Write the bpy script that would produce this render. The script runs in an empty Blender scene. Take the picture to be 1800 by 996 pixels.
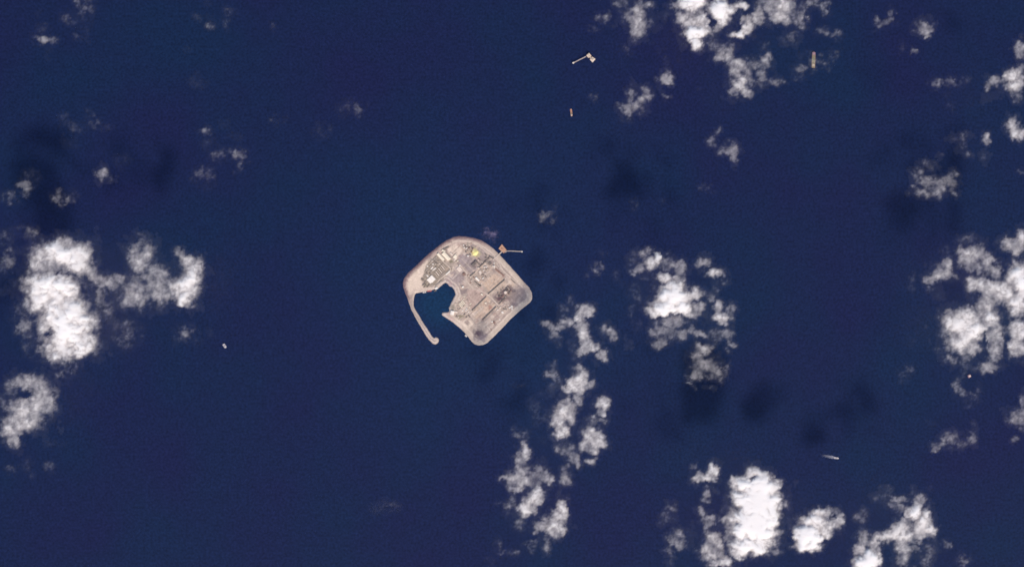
import bpy, math, random
import numpy as np
from mathutils import Vector

# ------------------------------------------------------------------ camera, sky, sun, exposure
S = bpy.context.scene
COL = S.collection
PX = 5.0                    # metres of sea surface per photograph pixel
H = 26000.0                 # height of the camera
TO_SUN = Vector((375.0, -1100.0, 1330.0)).normalized()
ELEV = math.asin(TO_SUN.z)
AZIM = math.atan2(TO_SUN.x, TO_SUN.y)

cam_d = bpy.data.cameras.new('camera')
cam = bpy.data.objects.new('camera', cam_d)
COL.objects.link(cam)
cam.location = (0, 0, H)
cam.rotation_euler = (0, 0, 0)
cam_d.sensor_fit = 'HORIZONTAL'
cam_d.sensor_width = 36.0
cam_d.lens = 36.0 * H / (1800 * PX)
cam_d.clip_start = 100.0
cam_d.clip_end = 200000.0
S.camera = cam

world = bpy.data.worlds.new('World')
S.world = world
world.use_nodes = True
wn = world.node_tree
sky = wn.nodes.new('ShaderNodeTexSky')
sky.sky_type = 'NISHITA'
sky.sun_disc = False
sky.sun_elevation = ELEV
sky.sun_rotation = AZIM
wn.nodes['Background'].inputs['Strength'].default_value = 0.105
wn.links.new(sky.outputs[0], wn.nodes['Background'].inputs['Color'])

sun_d = bpy.data.lights.new('sun', 'SUN')
sun_d.energy = 2.8
sun_d.angle = math.radians(4.0)
sun_d.color = (1.0, 0.83, 0.665)
sun = bpy.data.objects.new('sun', sun_d)
COL.objects.link(sun)
sun.rotation_euler = (-TO_SUN).to_track_quat('-Z', 'Y').to_euler()

S.view_settings.view_transform = 'Standard'
S.view_settings.look = 'None'
S.view_settings.gamma = 1.0
S.view_settings.use_curve_mapping = False
S.view_settings.exposure = 0.83
S.cycles.volume_bounces = 14
S.cycles.max_bounces = 16
S.cycles.diffuse_bounces = 3
S.cycles.transparent_max_bounces = 96
S.cycles.use_denoising = True
S.cycles.filter_width = 1.7
S.cycles.sample_clamp_indirect = 4.0

# ------------------------------------------------------------------ helpers
rng = random.Random(7)


def W(px, py, z=0.0):
    k = (H - z) / H
    return ((px - 900.0) * PX * k, (498.0 - py) * PX * k, z)


def tag(o, label=None, cat=None, group=None, kind=None):
    if label: o['label'] = label
    if cat: o['category'] = cat
    if group: o['group'] = group
    if kind: o['kind'] = kind
    return o


def empty(name, loc, rz=0.0):
    o = bpy.data.objects.new(name, None)
    COL.objects.link(o)
    o.location = loc
    o.rotation_euler = (0, 0, rz)
    o.empty_display_size = 5
    return o


def copy_tree(o, parent=None):
    c = o.copy()
    COL.objects.link(c)
    if parent: c.parent = parent
    for ch in [x for x in o.children]:
        copy_tree(ch, c)
    return c


class MB:
    def __init__(self):
        self.v, self.f = [], []

    def box(self, x, y, z, sx, sy, sz, rz=0.0, taper=1.0, top=True):
        """base centre x,y,z; full sizes"""
        c, s = math.cos(rz), math.sin(rz)
        n = len(self.v)
        for k, zz in ((1.0, z), (taper, z + sz)):
            for ax, ay in ((-1, -1), (1, -1), (1, 1), (-1, 1)):
                u, w = ax * sx / 2 * k, ay * sy / 2 * k
                self.v.append((x + u * c - w * s, y + u * s + w * c, zz))
        q = [(0, 3, 2, 1), (4, 5, 6, 7), (0, 1, 5, 4), (1, 2, 6, 5), (2, 3, 7, 6), (3, 0, 4, 7)]
        for a in q:
            self.f.append(tuple(i + n for i in a))
        return self

    def bar(self, a, b, w, h):
        a, b = Vector(a), Vector(b)
        d = b - a
        L = d.length
        d.normalize()
        up = Vector((0, 0, 1)) if abs(d.z) < 0.9 else Vector((1, 0, 0))
        sd = d.cross(up).normalized()
        uu = sd.cross(d).normalized()
        n = len(self.v)
        for p in (a, b):
            for i, j in ((-1, -1), (1, -1), (1, 1), (-1, 1)):
                self.v.append(tuple(p + sd * i * w / 2 + uu * j * h / 2))
        for q in [(0, 1, 2, 3), (7, 6, 5, 4), (1, 0, 4, 5), (2, 1, 5, 6), (3, 2, 6, 7), (0, 3, 7, 4)]:
            self.f.append(tuple(i + n for i in q))
        return self

    def lathe(self, x, y, prof, seg=20):
        """prof: (radius, z) from the bottom up; closed with end caps"""
        n = len(self.v)
        for r, z in prof:
            for k in range(seg):
                a = 2 * math.pi * k / seg
                self.v.append((x + r * math.cos(a), y + r * math.sin(a), z))
        for i in range(len(prof) - 1):
            for k in range(seg):
                k2 = (k + 1) % seg
                self.f.append((n + i * seg + k, n + i * seg + k2, n + (i + 1) * seg + k2, n + (i + 1) * seg + k))
        self.f.append(tuple(n + k for k in reversed(range(seg))))
        self.f.append(tuple(n + (len(prof) - 1) * seg + k for k in range(seg)))
        return self

    def prism(self, pts, z0, z1, k=1.0):
        """pts counter-clockwise outline; k shrinks the bottom about the centroid"""
        n, m = len(self.v), len(pts)
        cx = sum(p[0] for p in pts) / m
        cy = sum(p[1] for p in pts) / m
        for p in pts: self.v.append((cx + (p[0] - cx) * k, cy + (p[1] - cy) * k, z0))
        for p in pts: self.v.append((p[0], p[1], z1))
        self.f.append(tuple(n + i for i in reversed(range(m))))
        self.f.append(tuple(n + m + i for i in range(m)))
        for i in range(m):
            j = (i + 1) % m
            self.f.append((n + i, n + j, n + m + j, n + m + i))
        return self

    def gable(self, sx, sy, z, h):
        n = len(self.v)
        x, y = sx / 2, sy / 2
        self.v += [(-x, -y, z), (x, -y, z), (x, y, z), (-x, y, z), (-x, 0, z + h), (x, 0, z + h)]
        for q in [(0, 3, 2, 1), (0, 1, 5, 4), (2, 3, 4, 5), (0, 4, 3), (1, 2, 5)]:
            self.f.append(tuple(i + n for i in q))
        return self

    def build(self, name, mat, parent=None, loc=None):
        me = bpy.data.meshes.new(name)
        me.from_pydata(self.v, [], self.f)
        me.materials.append(mat)
        me.update()
        o = bpy.data.objects.new(name, me)
        COL.objects.link(o)
        if parent: o.parent = parent
        if loc: o.location = loc
        return o


def mat(name, col, rough=0.8, var=0.18, scale=0.12, spec=0.3, metal=0.0):
    """painted / mineral surface with a little weathering"""
    m = bpy.data.materials.new(name)
    m.use_nodes = True
    nt = m.node_tree
    b = nt.nodes['Principled BSDF']
    b.inputs['Roughness'].default_value = rough
    b.inputs['Specular IOR Level'].default_value = spec
    b.inputs['Metallic'].default_value = metal
    tc = nt.nodes.new('ShaderNodeTexCoord')
    no = nt.nodes.new('ShaderNodeTexNoise')
    no.inputs['Scale'].default_value = scale
    no.inputs['Detail'].default_value = 4
    mp = nt.nodes.new('ShaderNodeMapRange')
    mp.inputs['From Min'].default_value = 0.3
    mp.inputs['From Max'].default_value = 0.7
    mp.inputs['To Min'].default_value = 1 - var
    mp.inputs['To Max'].default_value = 1 + var
    mx = nt.nodes.new('ShaderNodeMix')
    mx.data_type = 'RGBA'
    mx.blend_type = 'MULTIPLY'
    mx.inputs['Factor'].default_value = 1.0
    mx.inputs['A'].default_value = (*col, 1)
    nt.links.new(tc.outputs['Object'], no.inputs['Vector'])
    nt.links.new(no.outputs['Fac'], mp.inputs['Value'])
    nt.links.new(mp.outputs['Result'], mx.inputs['B'])
    nt.links.new(mx.outputs['Result'], b.inputs['Base Color'])
    return m


# gradient noise on arrays
_perm = np.random.RandomState(11).permutation(4096)
_ang = np.random.RandomState(12).rand(4096) * 2 * np.pi


def perlin(x, y):
    xi, yi = np.floor(x).astype(int), np.floor(y).astype(int)
    xf, yf = x - xi, y - yi
    u = xf * xf * xf * (xf * (xf * 6 - 15) + 10)
    v = yf * yf * yf * (yf * (yf * 6 - 15) + 10)

    def g(ix, iy, dx, dy):
        a = _ang[_perm[(_perm[ix & 4095] + iy) & 4095]]
        return np.cos(a) * dx + np.sin(a) * dy
    n00, n10 = g(xi, yi, xf, yf), g(xi + 1, yi, xf - 1, yf)
    n01, n11 = g(xi, yi + 1, xf, yf - 1), g(xi + 1, yi + 1, xf - 1, yf - 1)
    return 1.5 * ((n00 * (1 - u) + n10 * u) * (1 - v) + (n01 * (1 - u) + n11 * u) * v)


def fbm(x, y, wl, octs, gain=0.55):
    s, a = 0.0, 1.0
    tot = 0.0
    for o in range(octs):
        s = s + a * perlin(x / wl + 37.1 * o, y / wl - 19.7 * o)
        tot += a
        a *= gain
        wl *= 0.5
    return s / tot * 1.6


def smooth(a, b, x):
    t = np.clip((x - a) / (b - a), 0, 1)
    return t * t * (3 - 2 * t)


def sdf(px, py, poly):
    """signed distance to a closed polygon, positive inside"""
    P = np.array(poly, float)
    d = np.full(px.shape, 1e9)
    ins = np.zeros(px.shape, bool)
    for i in range(len(P)):
        (ax, ay), (bx, by) = P[i], P[(i + 1) % len(P)]
        ex, ey = bx - ax, by - ay
        t = np.clip(((px - ax) * ex + (py - ay) * ey) / (ex * ex + ey * ey + 1e-9), 0, 1)
        d = np.minimum(d, np.hypot(px - ax - t * ex, py - ay - t * ey))
        if ay != by:
            c = ((ay > py) != (by > py)) & (px < (bx - ax) * (py - ay) / (by - ay) + ax)
            ins ^= c
    return np.where(ins, d, -d)


def A(x, y): return (690 + x / 4.33, 390 + y / 4.33)          # enlarged views used for tracing
def T(k, x, y):
    ox, oy = {1: (710, 440), 2: (760, 410), 3: (820, 410), 4: (780, 480), 5: (850, 470), 6: (780, 530), 7: (840, 530)}[k]
    return (ox + x / 12.45, oy + y / 12.45)


# ------------------------------------------------------------------ the sea
def sea_material():
    m = bpy.data.materials.new('sea_water')
    m.use_nodes = True
    nt = m.node_tree
    N, L = nt.nodes, nt.links
    b = N['Principled BSDF']
    b.inputs['Roughness'].default_value = 0.22
    b.inputs['IOR'].default_value = 1.33
    b.inputs['Specular IOR Level'].default_value = 0.5
    tc = N.new('ShaderNodeTexCoord')

    def noise(scale, detail, rough=0.5):
        n = N.new('ShaderNodeTexNoise')
        n.inputs['Scale'].default_value = scale
        n.inputs['Detail'].default_value = detail
        n.inputs['Roughness'].default_value = rough
        L.new(tc.outputs['Object'], n.inputs['Vector'])
        return n

    def rng_(src, a, b_, c, d):
        r = N.new('ShaderNodeMapRange')
        r.inputs['From Min'].default_value = a
        r.inputs['From Max'].default_value = b_
        r.inputs['To Min'].default_value = c
        r.inputs['To Max'].default_value = d
        L.new(src, r.inputs['Value'])
        return r.outputs['Result']

    def mix(fac, a, b_, mode='MIX'):
        x = N.new('ShaderNodeMix')
        x.data_type = 'RGBA'
        x.blend_type = mode
        for s, v in (('Factor', fac), ('A', a), ('B', b_)):
            if hasattr(v, 'node'): L.new(v, x.inputs[s])
            elif isinstance(v, float): x.inputs[s].default_value = v
            else: x.inputs[s].default_value = (*v, 1)
        return x.outputs['Result']
    patch = noise(0.0008, 4)
    c = mix(rng_(patch.outputs['Fac'], 0.35, 0.65, 0.0, 1.0), SEA_A, SEA_B)
    # dredged shallow basin of the harbour
    hx, hy, _ = W(773, 533)
    sub = N.new('ShaderNodeVectorMath')
    sub.operation = 'DISTANCE'
    L.new(tc.outputs['Object'], sub.inputs[0])
    sub.inputs[1].default_value = (hx, hy, 0)
    basin = rng_(sub.outputs['Value'], 100.0, 290.0, 1.0, 0.0)
    c = mix(basin, c, SEA_BASIN)
    # faint broad lightening of the banks round the island
    ix, iy, _ = W(825, 510)
    sub2 = N.new('ShaderNodeVectorMath')
    sub2.operation = 'DISTANCE'
    L.new(tc.outputs['Object'], sub2.inputs[0])
    sub2.inputs[1].default_value = (ix, iy, 0)
    bank = rng_(sub2.outputs['Value'], 350.0, 1900.0, 0.55, 0.0)
    c = mix(bank, c, SEA_BANK)
    fine = noise(0.045, 2, 0.6)
    mid = noise(0.012, 2)
    c = mix(1.0, c, rng_(fine.outputs['Fac'], 0.25, 0.75, 0.62, 1.38), 'MULTIPLY')
    c = mix(1.0, c, rng_(mid.outputs['Fac'], 0.3, 0.7, 0.93, 1.07), 'MULTIPLY')
    L.new(c, b.inputs['Base Color'])
    bump = N.new('ShaderNodeBump')
    bump.inputs['Strength'].default_value = 0.25
    bump.inputs['Distance'].default_value = 1.0
    wav = noise(0.09, 4, 0.6)
    L.new(wav.outputs['Fac'], bump.inputs['Height'])
    L.new(bump.outputs['Normal'], b.inputs['Normal'])
    return m


SEA_A = (0.0055, 0.0079, 0.0395)
SEA_B = (0.0036, 0.0110, 0.0400)
SEA_BASIN = (0.0038, 0.0265, 0.0660)
SEA_BANK = (0.0038, 0.0142, 0.0480)
sea = MB()
R_ = 45000.0
sea.v = [(-R_, -R_, 0), (R_, -R_, 0), (R_, R_, 0), (-R_, R_, 0)]
sea.f = [(0, 1, 2, 3)]
tag(sea.build('sea', sea_material()), kind='structure')

# ------------------------------------------------------------------ the island ground
COAST_A = [(80, 470), (88, 432), (120, 388), (180, 333), (240, 275), (300, 222), (360, 175), (410, 140), (460, 118), (500, 108), (560, 112),
           (620, 122), (670, 138), (720, 168), (770, 205), (815, 250), (860, 300), (910, 355), (960, 412), (1000, 457), (1040, 500), (1058, 535),
           (1063, 565), (1058, 590), (1045, 611), (1000, 647), (950, 690), (900, 735), (850, 790), (800, 840), (750, 890), (720, 919), (690, 934),
           (655, 938), (625, 928), (602, 908), (580, 875), (555, 848), (520, 812), (470, 770), (420, 735), (388, 716), (376, 704), (382, 692),
           (400, 688), (424, 688), (436, 678), (430, 655), (445, 620), (458, 595), (472, 568), (480, 548), (470, 515), (452, 494), (436, 488), (420, 470), (406, 459),
           (390, 470), (360, 492), (342, 509), (318, 512), (270, 522), (220, 534), (180, 540), (168, 549), (163, 575), (158, 610), (161, 640), (170, 665),
           (186, 690), (206, 720), (231, 765), (256, 800), (282, 842), (304, 874), (316, 884), (328, 877), (343, 881), (352, 893), (352, 908), (342, 923),
           (325, 930), (305, 922), (275, 892), (245, 847), (210, 787), (175, 727), (145, 667), (125, 612), (110, 572), (92, 525), (82, 495)]
COAST = [A(*p) for p in COAST_A]
GZ = 4.0
x0, x1, y0, y1 = 700, 945, 407, 615
gx, gy = np.meshgrid(np.arange(x0, x1 + 1, 1.0), np.arange(y0, y1 + 1, 1.0))
wob = fbm(gx, gy, 9, 3) * 0.45
sd = sdf(gx, gy, COAST) + wob
gz = np.interp(sd, [-4, -1.2, 0.9, 2.2], [-9, -3, 3.1, GZ])

# colour of the ground itself: sand, crushed stone, soil, spills
BASE = np.array((0.335, 0.275, 0.232))
col = np.ones(gx.shape + (3,)) * BASE


def paint(mask, c, k=1.0):
    global col
    mk = np.clip(mask * k, 0, 1)[..., None]
    col = col * (1 - mk) + np.array(c) * mk


def poly_mask(pts, soft=1.5, rough=1.5):
    return smooth(-soft, soft, sdf(gx, gy, pts) + rough * fbm(gx, gy, 7, 3))


def spot(cx, cy, rx, ry, ang=0.0, rough=0.5):
    c, s = math.cos(math.radians(ang)), math.sin(math.radians(ang))
    u, v = (gx - cx) * c + (gy - cy) * s, -(gx - cx) * s + (gy - cy) * c
    d = np.sqrt((u / rx) ** 2 + (v / ry) ** 2) + rough * fbm(gx, gy, 9, 4)
    return smooth(1.15, 0.25, d)


SAND, GREY, DGREY = (0.50, 0.415, 0.34), (0.235, 0.192, 0.185), (0.15, 0.118, 0.122)
PEACH, PINK, MAUVE, SOOT = (0.40, 0.305, 0.235), (0.33, 0.25, 0.215), (0.205, 0.165, 0.17), (0.075, 0.052, 0.064)
GRN = (0.225, 0.19, 0.155)
paint(poly_mask([A(*p) for p in [(100, 500), (108, 455), (150, 405), (200, 352), (262, 298), (275, 330), (225, 410), (222, 470), (240, 500), (330, 495), (300, 525), (180, 545), (155, 600), (120, 590)]]), SAND)
paint(poly_mask([A(*p) for p in [(300, 250), (380, 190), (455, 150), (560, 145), (560, 180), (470, 175), (390, 235), (330, 285)]]), (0.36, 0.285, 0.245))
paint(poly_mask([A(*p) for p in [(405, 215), (465, 172), (525, 180), (532, 220), (495, 265), (450, 255), (425, 240)]]), SAND, 0.95)
paint(poly_mask([A(*p) for p in [(255, 330), (330, 250), (385, 270), (460, 350), (400, 430), (330, 495), (250, 490), (225, 450)]]), GRN, 0.95)
paint(poly_mask([A(*p) for p in [(500, 255), (560, 235), (640, 300), (640, 365), (590, 400), (540, 350), (495, 300)]]), (0.235, 0.195, 0.192), 0.95)
paint(poly_mask([A(*p) for p in [(590, 170), (680, 190), (790, 260), (770, 320), (700, 330), (620, 300)]]), (0.255, 0.21, 0.195), 0.9)
paint(poly_mask([A(*p) for p in [(390, 430), (470, 370), (540, 400), (560, 470), (500, 540), (470, 520), (430, 470)]]), (0.25, 0.205, 0.198), 0.95)
paint(poly_mask([A(*p) for p in [(475, 345), (515, 330), (545, 365), (520, 395), (490, 385)]], 1, .5), (0.33, 0.275, 0.26), 0.9)
paint(poly_mask([A(*p) for p in [(488, 515), (575, 508), (560, 540), (520, 555), (470, 600), (452, 625), (470, 575)]]), DGREY, 0.75)
paint(poly_mask([A(*p) for p in [(570, 520), (680, 490), (715, 560), (610, 670), (560, 620)]]), PINK, 0.9)
paint(poly_mask([A(*p) for p in [(690, 470), (760, 395), (815, 410), (845, 430), (735, 540)]]), PEACH, 0.9)
paint(poly_mask([A(*p) for p in [(600, 690), (720, 570), (790, 630), (680, 735), (630, 730)]]), PEACH, 0.95)
paint(poly_mask([A(*p) for p in [(790, 640), (840, 600), (930, 640), (870, 730), (760, 800), (700, 760)]]), (0.36, 0.29, 0.245), 0.9)
paint(poly_mask([A(*p) for p in [(850, 450), (900, 440), (930, 490), (880, 490), (800, 520)]]), PEACH, 0.6)
paint(poly_mask([A(*p) for p in [(520, 755), (560, 722), (618, 772), (565, 832)]], 0.8, 0.4), (0.46, 0.385, 0.315))
paint(poly_mask([A(*p) for p in [(440, 735), (520, 745), (560, 830), (600, 880), (560, 840), (470, 765)]]), (0.42, 0.345, 0.29), 0.8)
# sea wall rim: dark rock on the north-west, pale stone elsewhere
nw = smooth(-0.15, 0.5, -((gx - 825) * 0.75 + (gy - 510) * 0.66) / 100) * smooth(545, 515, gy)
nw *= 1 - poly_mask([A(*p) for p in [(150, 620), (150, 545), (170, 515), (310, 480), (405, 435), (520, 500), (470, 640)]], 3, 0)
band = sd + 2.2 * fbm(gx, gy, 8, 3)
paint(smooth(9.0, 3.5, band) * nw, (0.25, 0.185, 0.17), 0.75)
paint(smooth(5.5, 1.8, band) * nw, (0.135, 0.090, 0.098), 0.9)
paint(smooth(9.0, 6.5, sd) * (1 - nw) * (gx > 800), (0.40, 0.335, 0.275), 0.8)
paint(smooth(3.5, 1.5, band) * (1 - nw), (0.34, 0.285, 0.245), 0.7)
paint(np.exp(-((sd - 8.0) / 1.1) ** 2) * (gx > 780), (0.50, 0.425, 0.355), 0.8)
paint(np.exp(-((sd - 11.0) / 1.0) ** 2) * (gx > 830), (0.235, 0.19, 0.175), 0.7)
paint(np.exp(-((sd - 14.5) / 1.3) ** 2) * (gx > 850), (0.44, 0.365, 0.31), 0.5)
paint(np.exp(-((sd - 2.6) / 0.9) ** 2) * (gx < 812) * (gx > 740) * (gy > 485) * (1 - nw), (0.50, 0.43, 0.39), 0.7)
# levelled pads, laydown plots and lanes set out along the two street directions
us, vs_ = (gx - gy) / math.sqrt(2), (gx + gy) / math.sqrt(2)
prg = random.Random(5)
for k in range(300):
    ppx, ppy = prg.uniform(770, 925), prg.uniform(420, 600)
    pu, pv = (ppx - ppy) / math.sqrt(2), (ppx + ppy) / math.sqrt(2)
    if prg.random() < 0.45: hu, hv_ = prg.uniform(6, 22), prg.uniform(0.4, 1.0)
    else: hu, hv_ = prg.uniform(1.2, 6), prg.uniform(1.2, 4.5)
    if prg.random() < 0.5: hu, hv_ = hv_, hu
    mk = smooth(0.6, -0.6, np.maximum(np.abs(us - pu) - hu, np.abs(vs_ - pv) - hv_)) * smooth(10, 13, sd)
    tone = prg.choice([(0.44, 0.37, 0.31), (0.41, 0.315, 0.25), (0.22, 0.18, 0.165), (0.25, 0.21, 0.19), (0.36, 0.30, 0.255), (0.17, 0.14, 0.13), (0.48, 0.41, 0.35), (0.30, 0.215, 0.185)])
    paint(mk, tone, prg.uniform(0.35, 0.85))
# spills, burnt and oily ground; plain darker patches at barracks and process building
for k, x, y, rx, ry, a, c, o in (
        (5, 420, 600, 240, 150, -42, SOOT, 0.8), (5, 340, 690, 80, 70, 0, (0.06, 0.035, 0.05), 0.7), (5, 560, 430, 90, 70, 0, (0.085, 0.06, 0.065), 0.6),
        (5, 690, 640, 260, 210, -30, (0.15, 0.115, 0.12), 0.6), (5, 860, 560, 170, 260, -10, (0.195, 0.155, 0.16), 0.55), (5, 660, 520, 80, 50, -40, (0.07, 0.055, 0.075), 0.65),
        (5, 680, 800, 90, 60, 0, (0.10, 0.075, 0.095), 0.6), (6, 790, 700, 170, 150, 0, (0.095, 0.075, 0.088), 0.85), (6, 755, 720, 90, 85, 0, (0.06, 0.04, 0.055), 0.85),
        (6, 830, 790, 180, 110, 0, (0.16, 0.13, 0.145), 0.6), (3, 150, 685, 70, 80, 0, (0.12, 0.092, 0.10), 0.9), (3, 200, 625, 60, 50, 0, (0.12, 0.092, 0.10), 0.9),  # the last two just darken the ground round the stepped process building
        (3, 510, 655, 55, 50, 0, (0.13, 0.11, 0.10), 0.9), (7, 360, 460, 60, 60, 0, (0.15, 0.115, 0.11), 0.8), (7, 420, 350, 90, 60, -45, (0.24, 0.18, 0.165), 0.7),
        (7, 265, 120, 60, 60, 0, (0.25, 0.14, 0.115), 0.85), (7, 110, 400, 80, 50, -45, (0.17, 0.128, 0.125), 0.75), (2, 690, 890, 45, 45, 0, (0.14, 0.095, 0.09), 0.8),
        (3, 700, 830, 120, 50, 45, (0.27, 0.195, 0.175), 0.8), (3, 790, 900, 80, 40, 45, (0.26, 0.185, 0.165), 0.8), (3, 190, 420, 130, 120, 0, (0.42, 0.38, 0.17), 0.75),
        (2, 410, 615, 50, 50, 0, (0.14, 0.13, 0.09), 0.9), (2, 545, 600, 40, 40, 0, (0.17, 0.155, 0.11), 0.8), (2, 300, 320, 120, 28, -25, (0.17, 0.135, 0.11), 0.85),
        (2, 420, 195, 40, 30, 0, (0.15, 0.115, 0.105), 0.8), (1, 480, 760, 100, 50, 0, (0.24, 0.21, 0.155), 0.8), (1, 400, 630, 40, 40, 0, (0.15, 0.125, 0.10), 0.8), (1, 795, 440, 150, 70, -48, (0.15, 0.125, 0.105), 0.8), (1, 640, 250, 110, 90, 0, (0.19, 0.165, 0.145), 0.6),  # includes ground painted darker in the gaps between the barracks
        (6, 400, 320, 90, 60, 0, (0.18, 0.16, 0.105), 0.7), (6, 345, 350, 60, 40, 0, (0.2, 0.175, 0.12), 0.6), (4, 190, 740, 80, 60, 0, (0.19, 0.17, 0.14), 0.8),
        (4, 780, 280, 50, 45, 0, (0.16, 0.135, 0.115), 0.8), (2, 680, 250, 90, 60, 30, (0.25, 0.195, 0.17), 0.7), (2, 900, 270, 80, 40, 40, (0.23, 0.185, 0.175), 0.7),
        (4, 140, 240, 60, 60, 0, (0.29, 0.2, 0.2), 0.6), (6, 110, 270, 60, 50, 40, (0.40, 0.27, 0.24), 0.7), (6, 170, 370, 90, 40, 30, (0.43, 0.31, 0.28), 0.7)):
    px_, py_ = T(k, x, y)
    paint(spot(px_, py_, rx / 12.45, ry / 12.45, a), c, o)
# tyre tracks, graded strips and cable trenches run along the two street directions
u_, v_ = (gx - gy) / math.sqrt(2), (gx + gy) / math.sqrt(2)
inl = smooth(9, 14, sd) * (gx > 775)
col *= (1 + 0.10 * inl * (perlin(u_ / 26, v_ / 3.2) + perlin(u_ / 3.4, v_ / 24 + 9)))[..., None]
col *= (1 + 0.11 * fbm(gx, gy, 16, 4))[..., None]
col *= (1 + 0.12 * fbm(gx + 400, gy, 3.5, 2) * smooth(4, 8, sd))[..., None]
col = np.clip(col * np.array((0.975, 0.985, 1.02)), 0.02, 0.8)

keep = sd > -4.0
idx = -np.ones(gx.shape, int)
cells = keep[:-1, :-1] & keep[1:, :-1] & keep[:-1, 1:] & keep[1:, 1:]
used = np.zeros(gx.shape, bool)
for dy in (0, 1):
    for dx in (0, 1):
        used[dy:dy + cells.shape[0], dx:dx + cells.shape[1]] |= cells
idx[used] = np.arange(used.sum())
vx, vy = (gx[used] - 900) * PX, (498 - gy[used]) * PX
verts = np.stack([vx, vy, gz[used]], 1)
cy_, cx_ = np.nonzero(cells)
faces = np.stack([idx[cy_ + 1, cx_], idx[cy_ + 1, cx_ + 1], idx[cy_, cx_ + 1], idx[cy_, cx_]], 1)
me = bpy.data.meshes.new('island_ground')
me.from_pydata(verts.tolist(), [], faces.tolist())
at = me.color_attributes.new('ground_colour', 'FLOAT_COLOR', 'POINT')
at.data.foreach_set('color', np.concatenate([col[used], np.ones((used.sum(), 1))], 1).astype(np.float32).ravel())
gm = bpy.data.materials.new('island_ground')
gm.use_nodes = True
nt = gm.node_tree
b = nt.nodes['Principled BSDF']
b.inputs['Roughness'].default_value = 0.95
b.inputs['Specular IOR Level'].default_value = 0.1
ca = nt.nodes.new('ShaderNodeVertexColor')
ca.layer_name = 'ground_colour'
tc = nt.nodes.new('ShaderNodeTexCoord')
no = nt.nodes.new('ShaderNodeTexNoise')
no.inputs['Scale'].default_value = 0.13
no.inputs['Detail'].default_value = 5
mp = nt.nodes.new('ShaderNodeMapRange')
mp.inputs['From Min'].default_value = 0.3
mp.inputs['From Max'].default_value = 0.7
mp.inputs['To Min'].default_value = 0.86
mp.inputs['To Max'].default_value = 1.14
mx = nt.nodes.new('ShaderNodeMix')
mx.data_type = 'RGBA'
mx.blend_type = 'MULTIPLY'
mx.inputs['Factor'].default_value = 1.0
nt.links.new(tc.outputs['Object'], no.inputs['Vector'])
nt.links.new(no.outputs['Fac'], mp.inputs['Value'])
nt.links.new(ca.outputs['Color'], mx.inputs['A'])
nt.links.new(mp.outputs['Result'], mx.inputs['B'])
nt.links.new(mx.outputs['Result'], b.inputs['Base Color'])
me.materials.append(gm)
go = bpy.data.objects.new('island_ground', me)
COL.objects.link(go)
tag(go, kind='structure')

# ------------------------------------------------------------------ materials of the built things
M = {
    'cream': mat('cream_roof', (0.59, 0.54, 0.44), var=0.08),
    'white': mat('white_roof', (0.60, 0.57, 0.53), var=0.06),
    'tan': mat('tan_roof', (0.33, 0.28, 0.235)),
    'grey': mat('grey_roof', (0.27, 0.235, 0.21)),
    'dgrey': mat('dark_roof', (0.13, 0.112, 0.105)),
    'pale': mat('pale_roof', (0.50, 0.43, 0.38)),
    'brown': mat('brown_roof', (0.19, 0.115, 0.095)),
    'wall': mat('rendered_wall', (0.42, 0.37, 0.32)),
    'steel': mat('dark_steel', (0.11, 0.095, 0.088), rough=0.6),
    'pipe': mat('pipe_lagging', (0.20, 0.17, 0.15), rough=0.5),
    'rust': mat('rusty_deck', (0.36, 0.215, 0.15), var=0.2),
    'deck': mat('platform_deck', (0.42, 0.34, 0.28)),
    'glass': mat('window_glass', (0.03, 0.035, 0.04), rough=0.15, var=0.05),
    'yellow': mat('yellow_powder', (0.62, 0.57, 0.25), var=0.1, scale=0.06),
    'conc': mat('concrete', (0.45, 0.39, 0.35)),
    'road': mat('pale_road', (0.40, 0.335, 0.29), scale=0.05),
    'road2': mat('grey_road', (0.255, 0.215, 0.20), scale=0.05),
    'red': mat('red_paint', (0.36, 0.10, 0.09), rough=0.5),
    'orange': mat('orange_paint', (0.30, 0.17, 0.12), rough=0.5),
    'green': mat('green_paint', (0.105, 0.12, 0.07), rough=0.5),
    'ylw': mat('yellow_paint', (0.165, 0.14, 0.095), rough=0.5),
    'pinkp': mat('pink_paint', (0.24, 0.15, 0.19), rough=0.5),
    'shipw': mat('white_paint', (0.34, 0.33, 0.36), rough=0.4, var=0.04),
    'hull': mat('black_hull', (0.03, 0.03, 0.035), rough=0.5),
    'leaf': mat('leaf_green', (0.075, 0.085, 0.04), var=0.3),
    'bark': mat('bark', (0.12, 0.09, 0.06)),
}

# ------------------------------------------------------------------ roads (thin slabs on the ground)
def road(name, pts, width, m, z=GZ + 0.35):
    mb = MB()
    P = [Vector(W(*p)) for p in pts]
    left, right = [], []
    for i, p in enumerate(P):
        d = ((P[min(i + 1, len(P) - 1)] - P[max(i - 1, 0)])).normalized()
        n = Vector((-d.y, d.x, 0)) * width / 2
        left.append(p + n)
        right.append(p - n)
    for a, c in zip(left, right):
        mb.v += [(a.x, a.y, z), (c.x, c.y, z), (a.x, a.y, GZ - 1), (c.x, c.y, GZ - 1)]
    for i in range(len(P) - 1):
        q, r = i * 4, i * 4 + 4
        mb.f += [(q, q + 1, r + 1, r), (q, r, r + 2, q + 2), (q + 1, q + 3, r + 3, r + 1)]
    return tag(mb.build(name, m), kind='structure')


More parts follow.
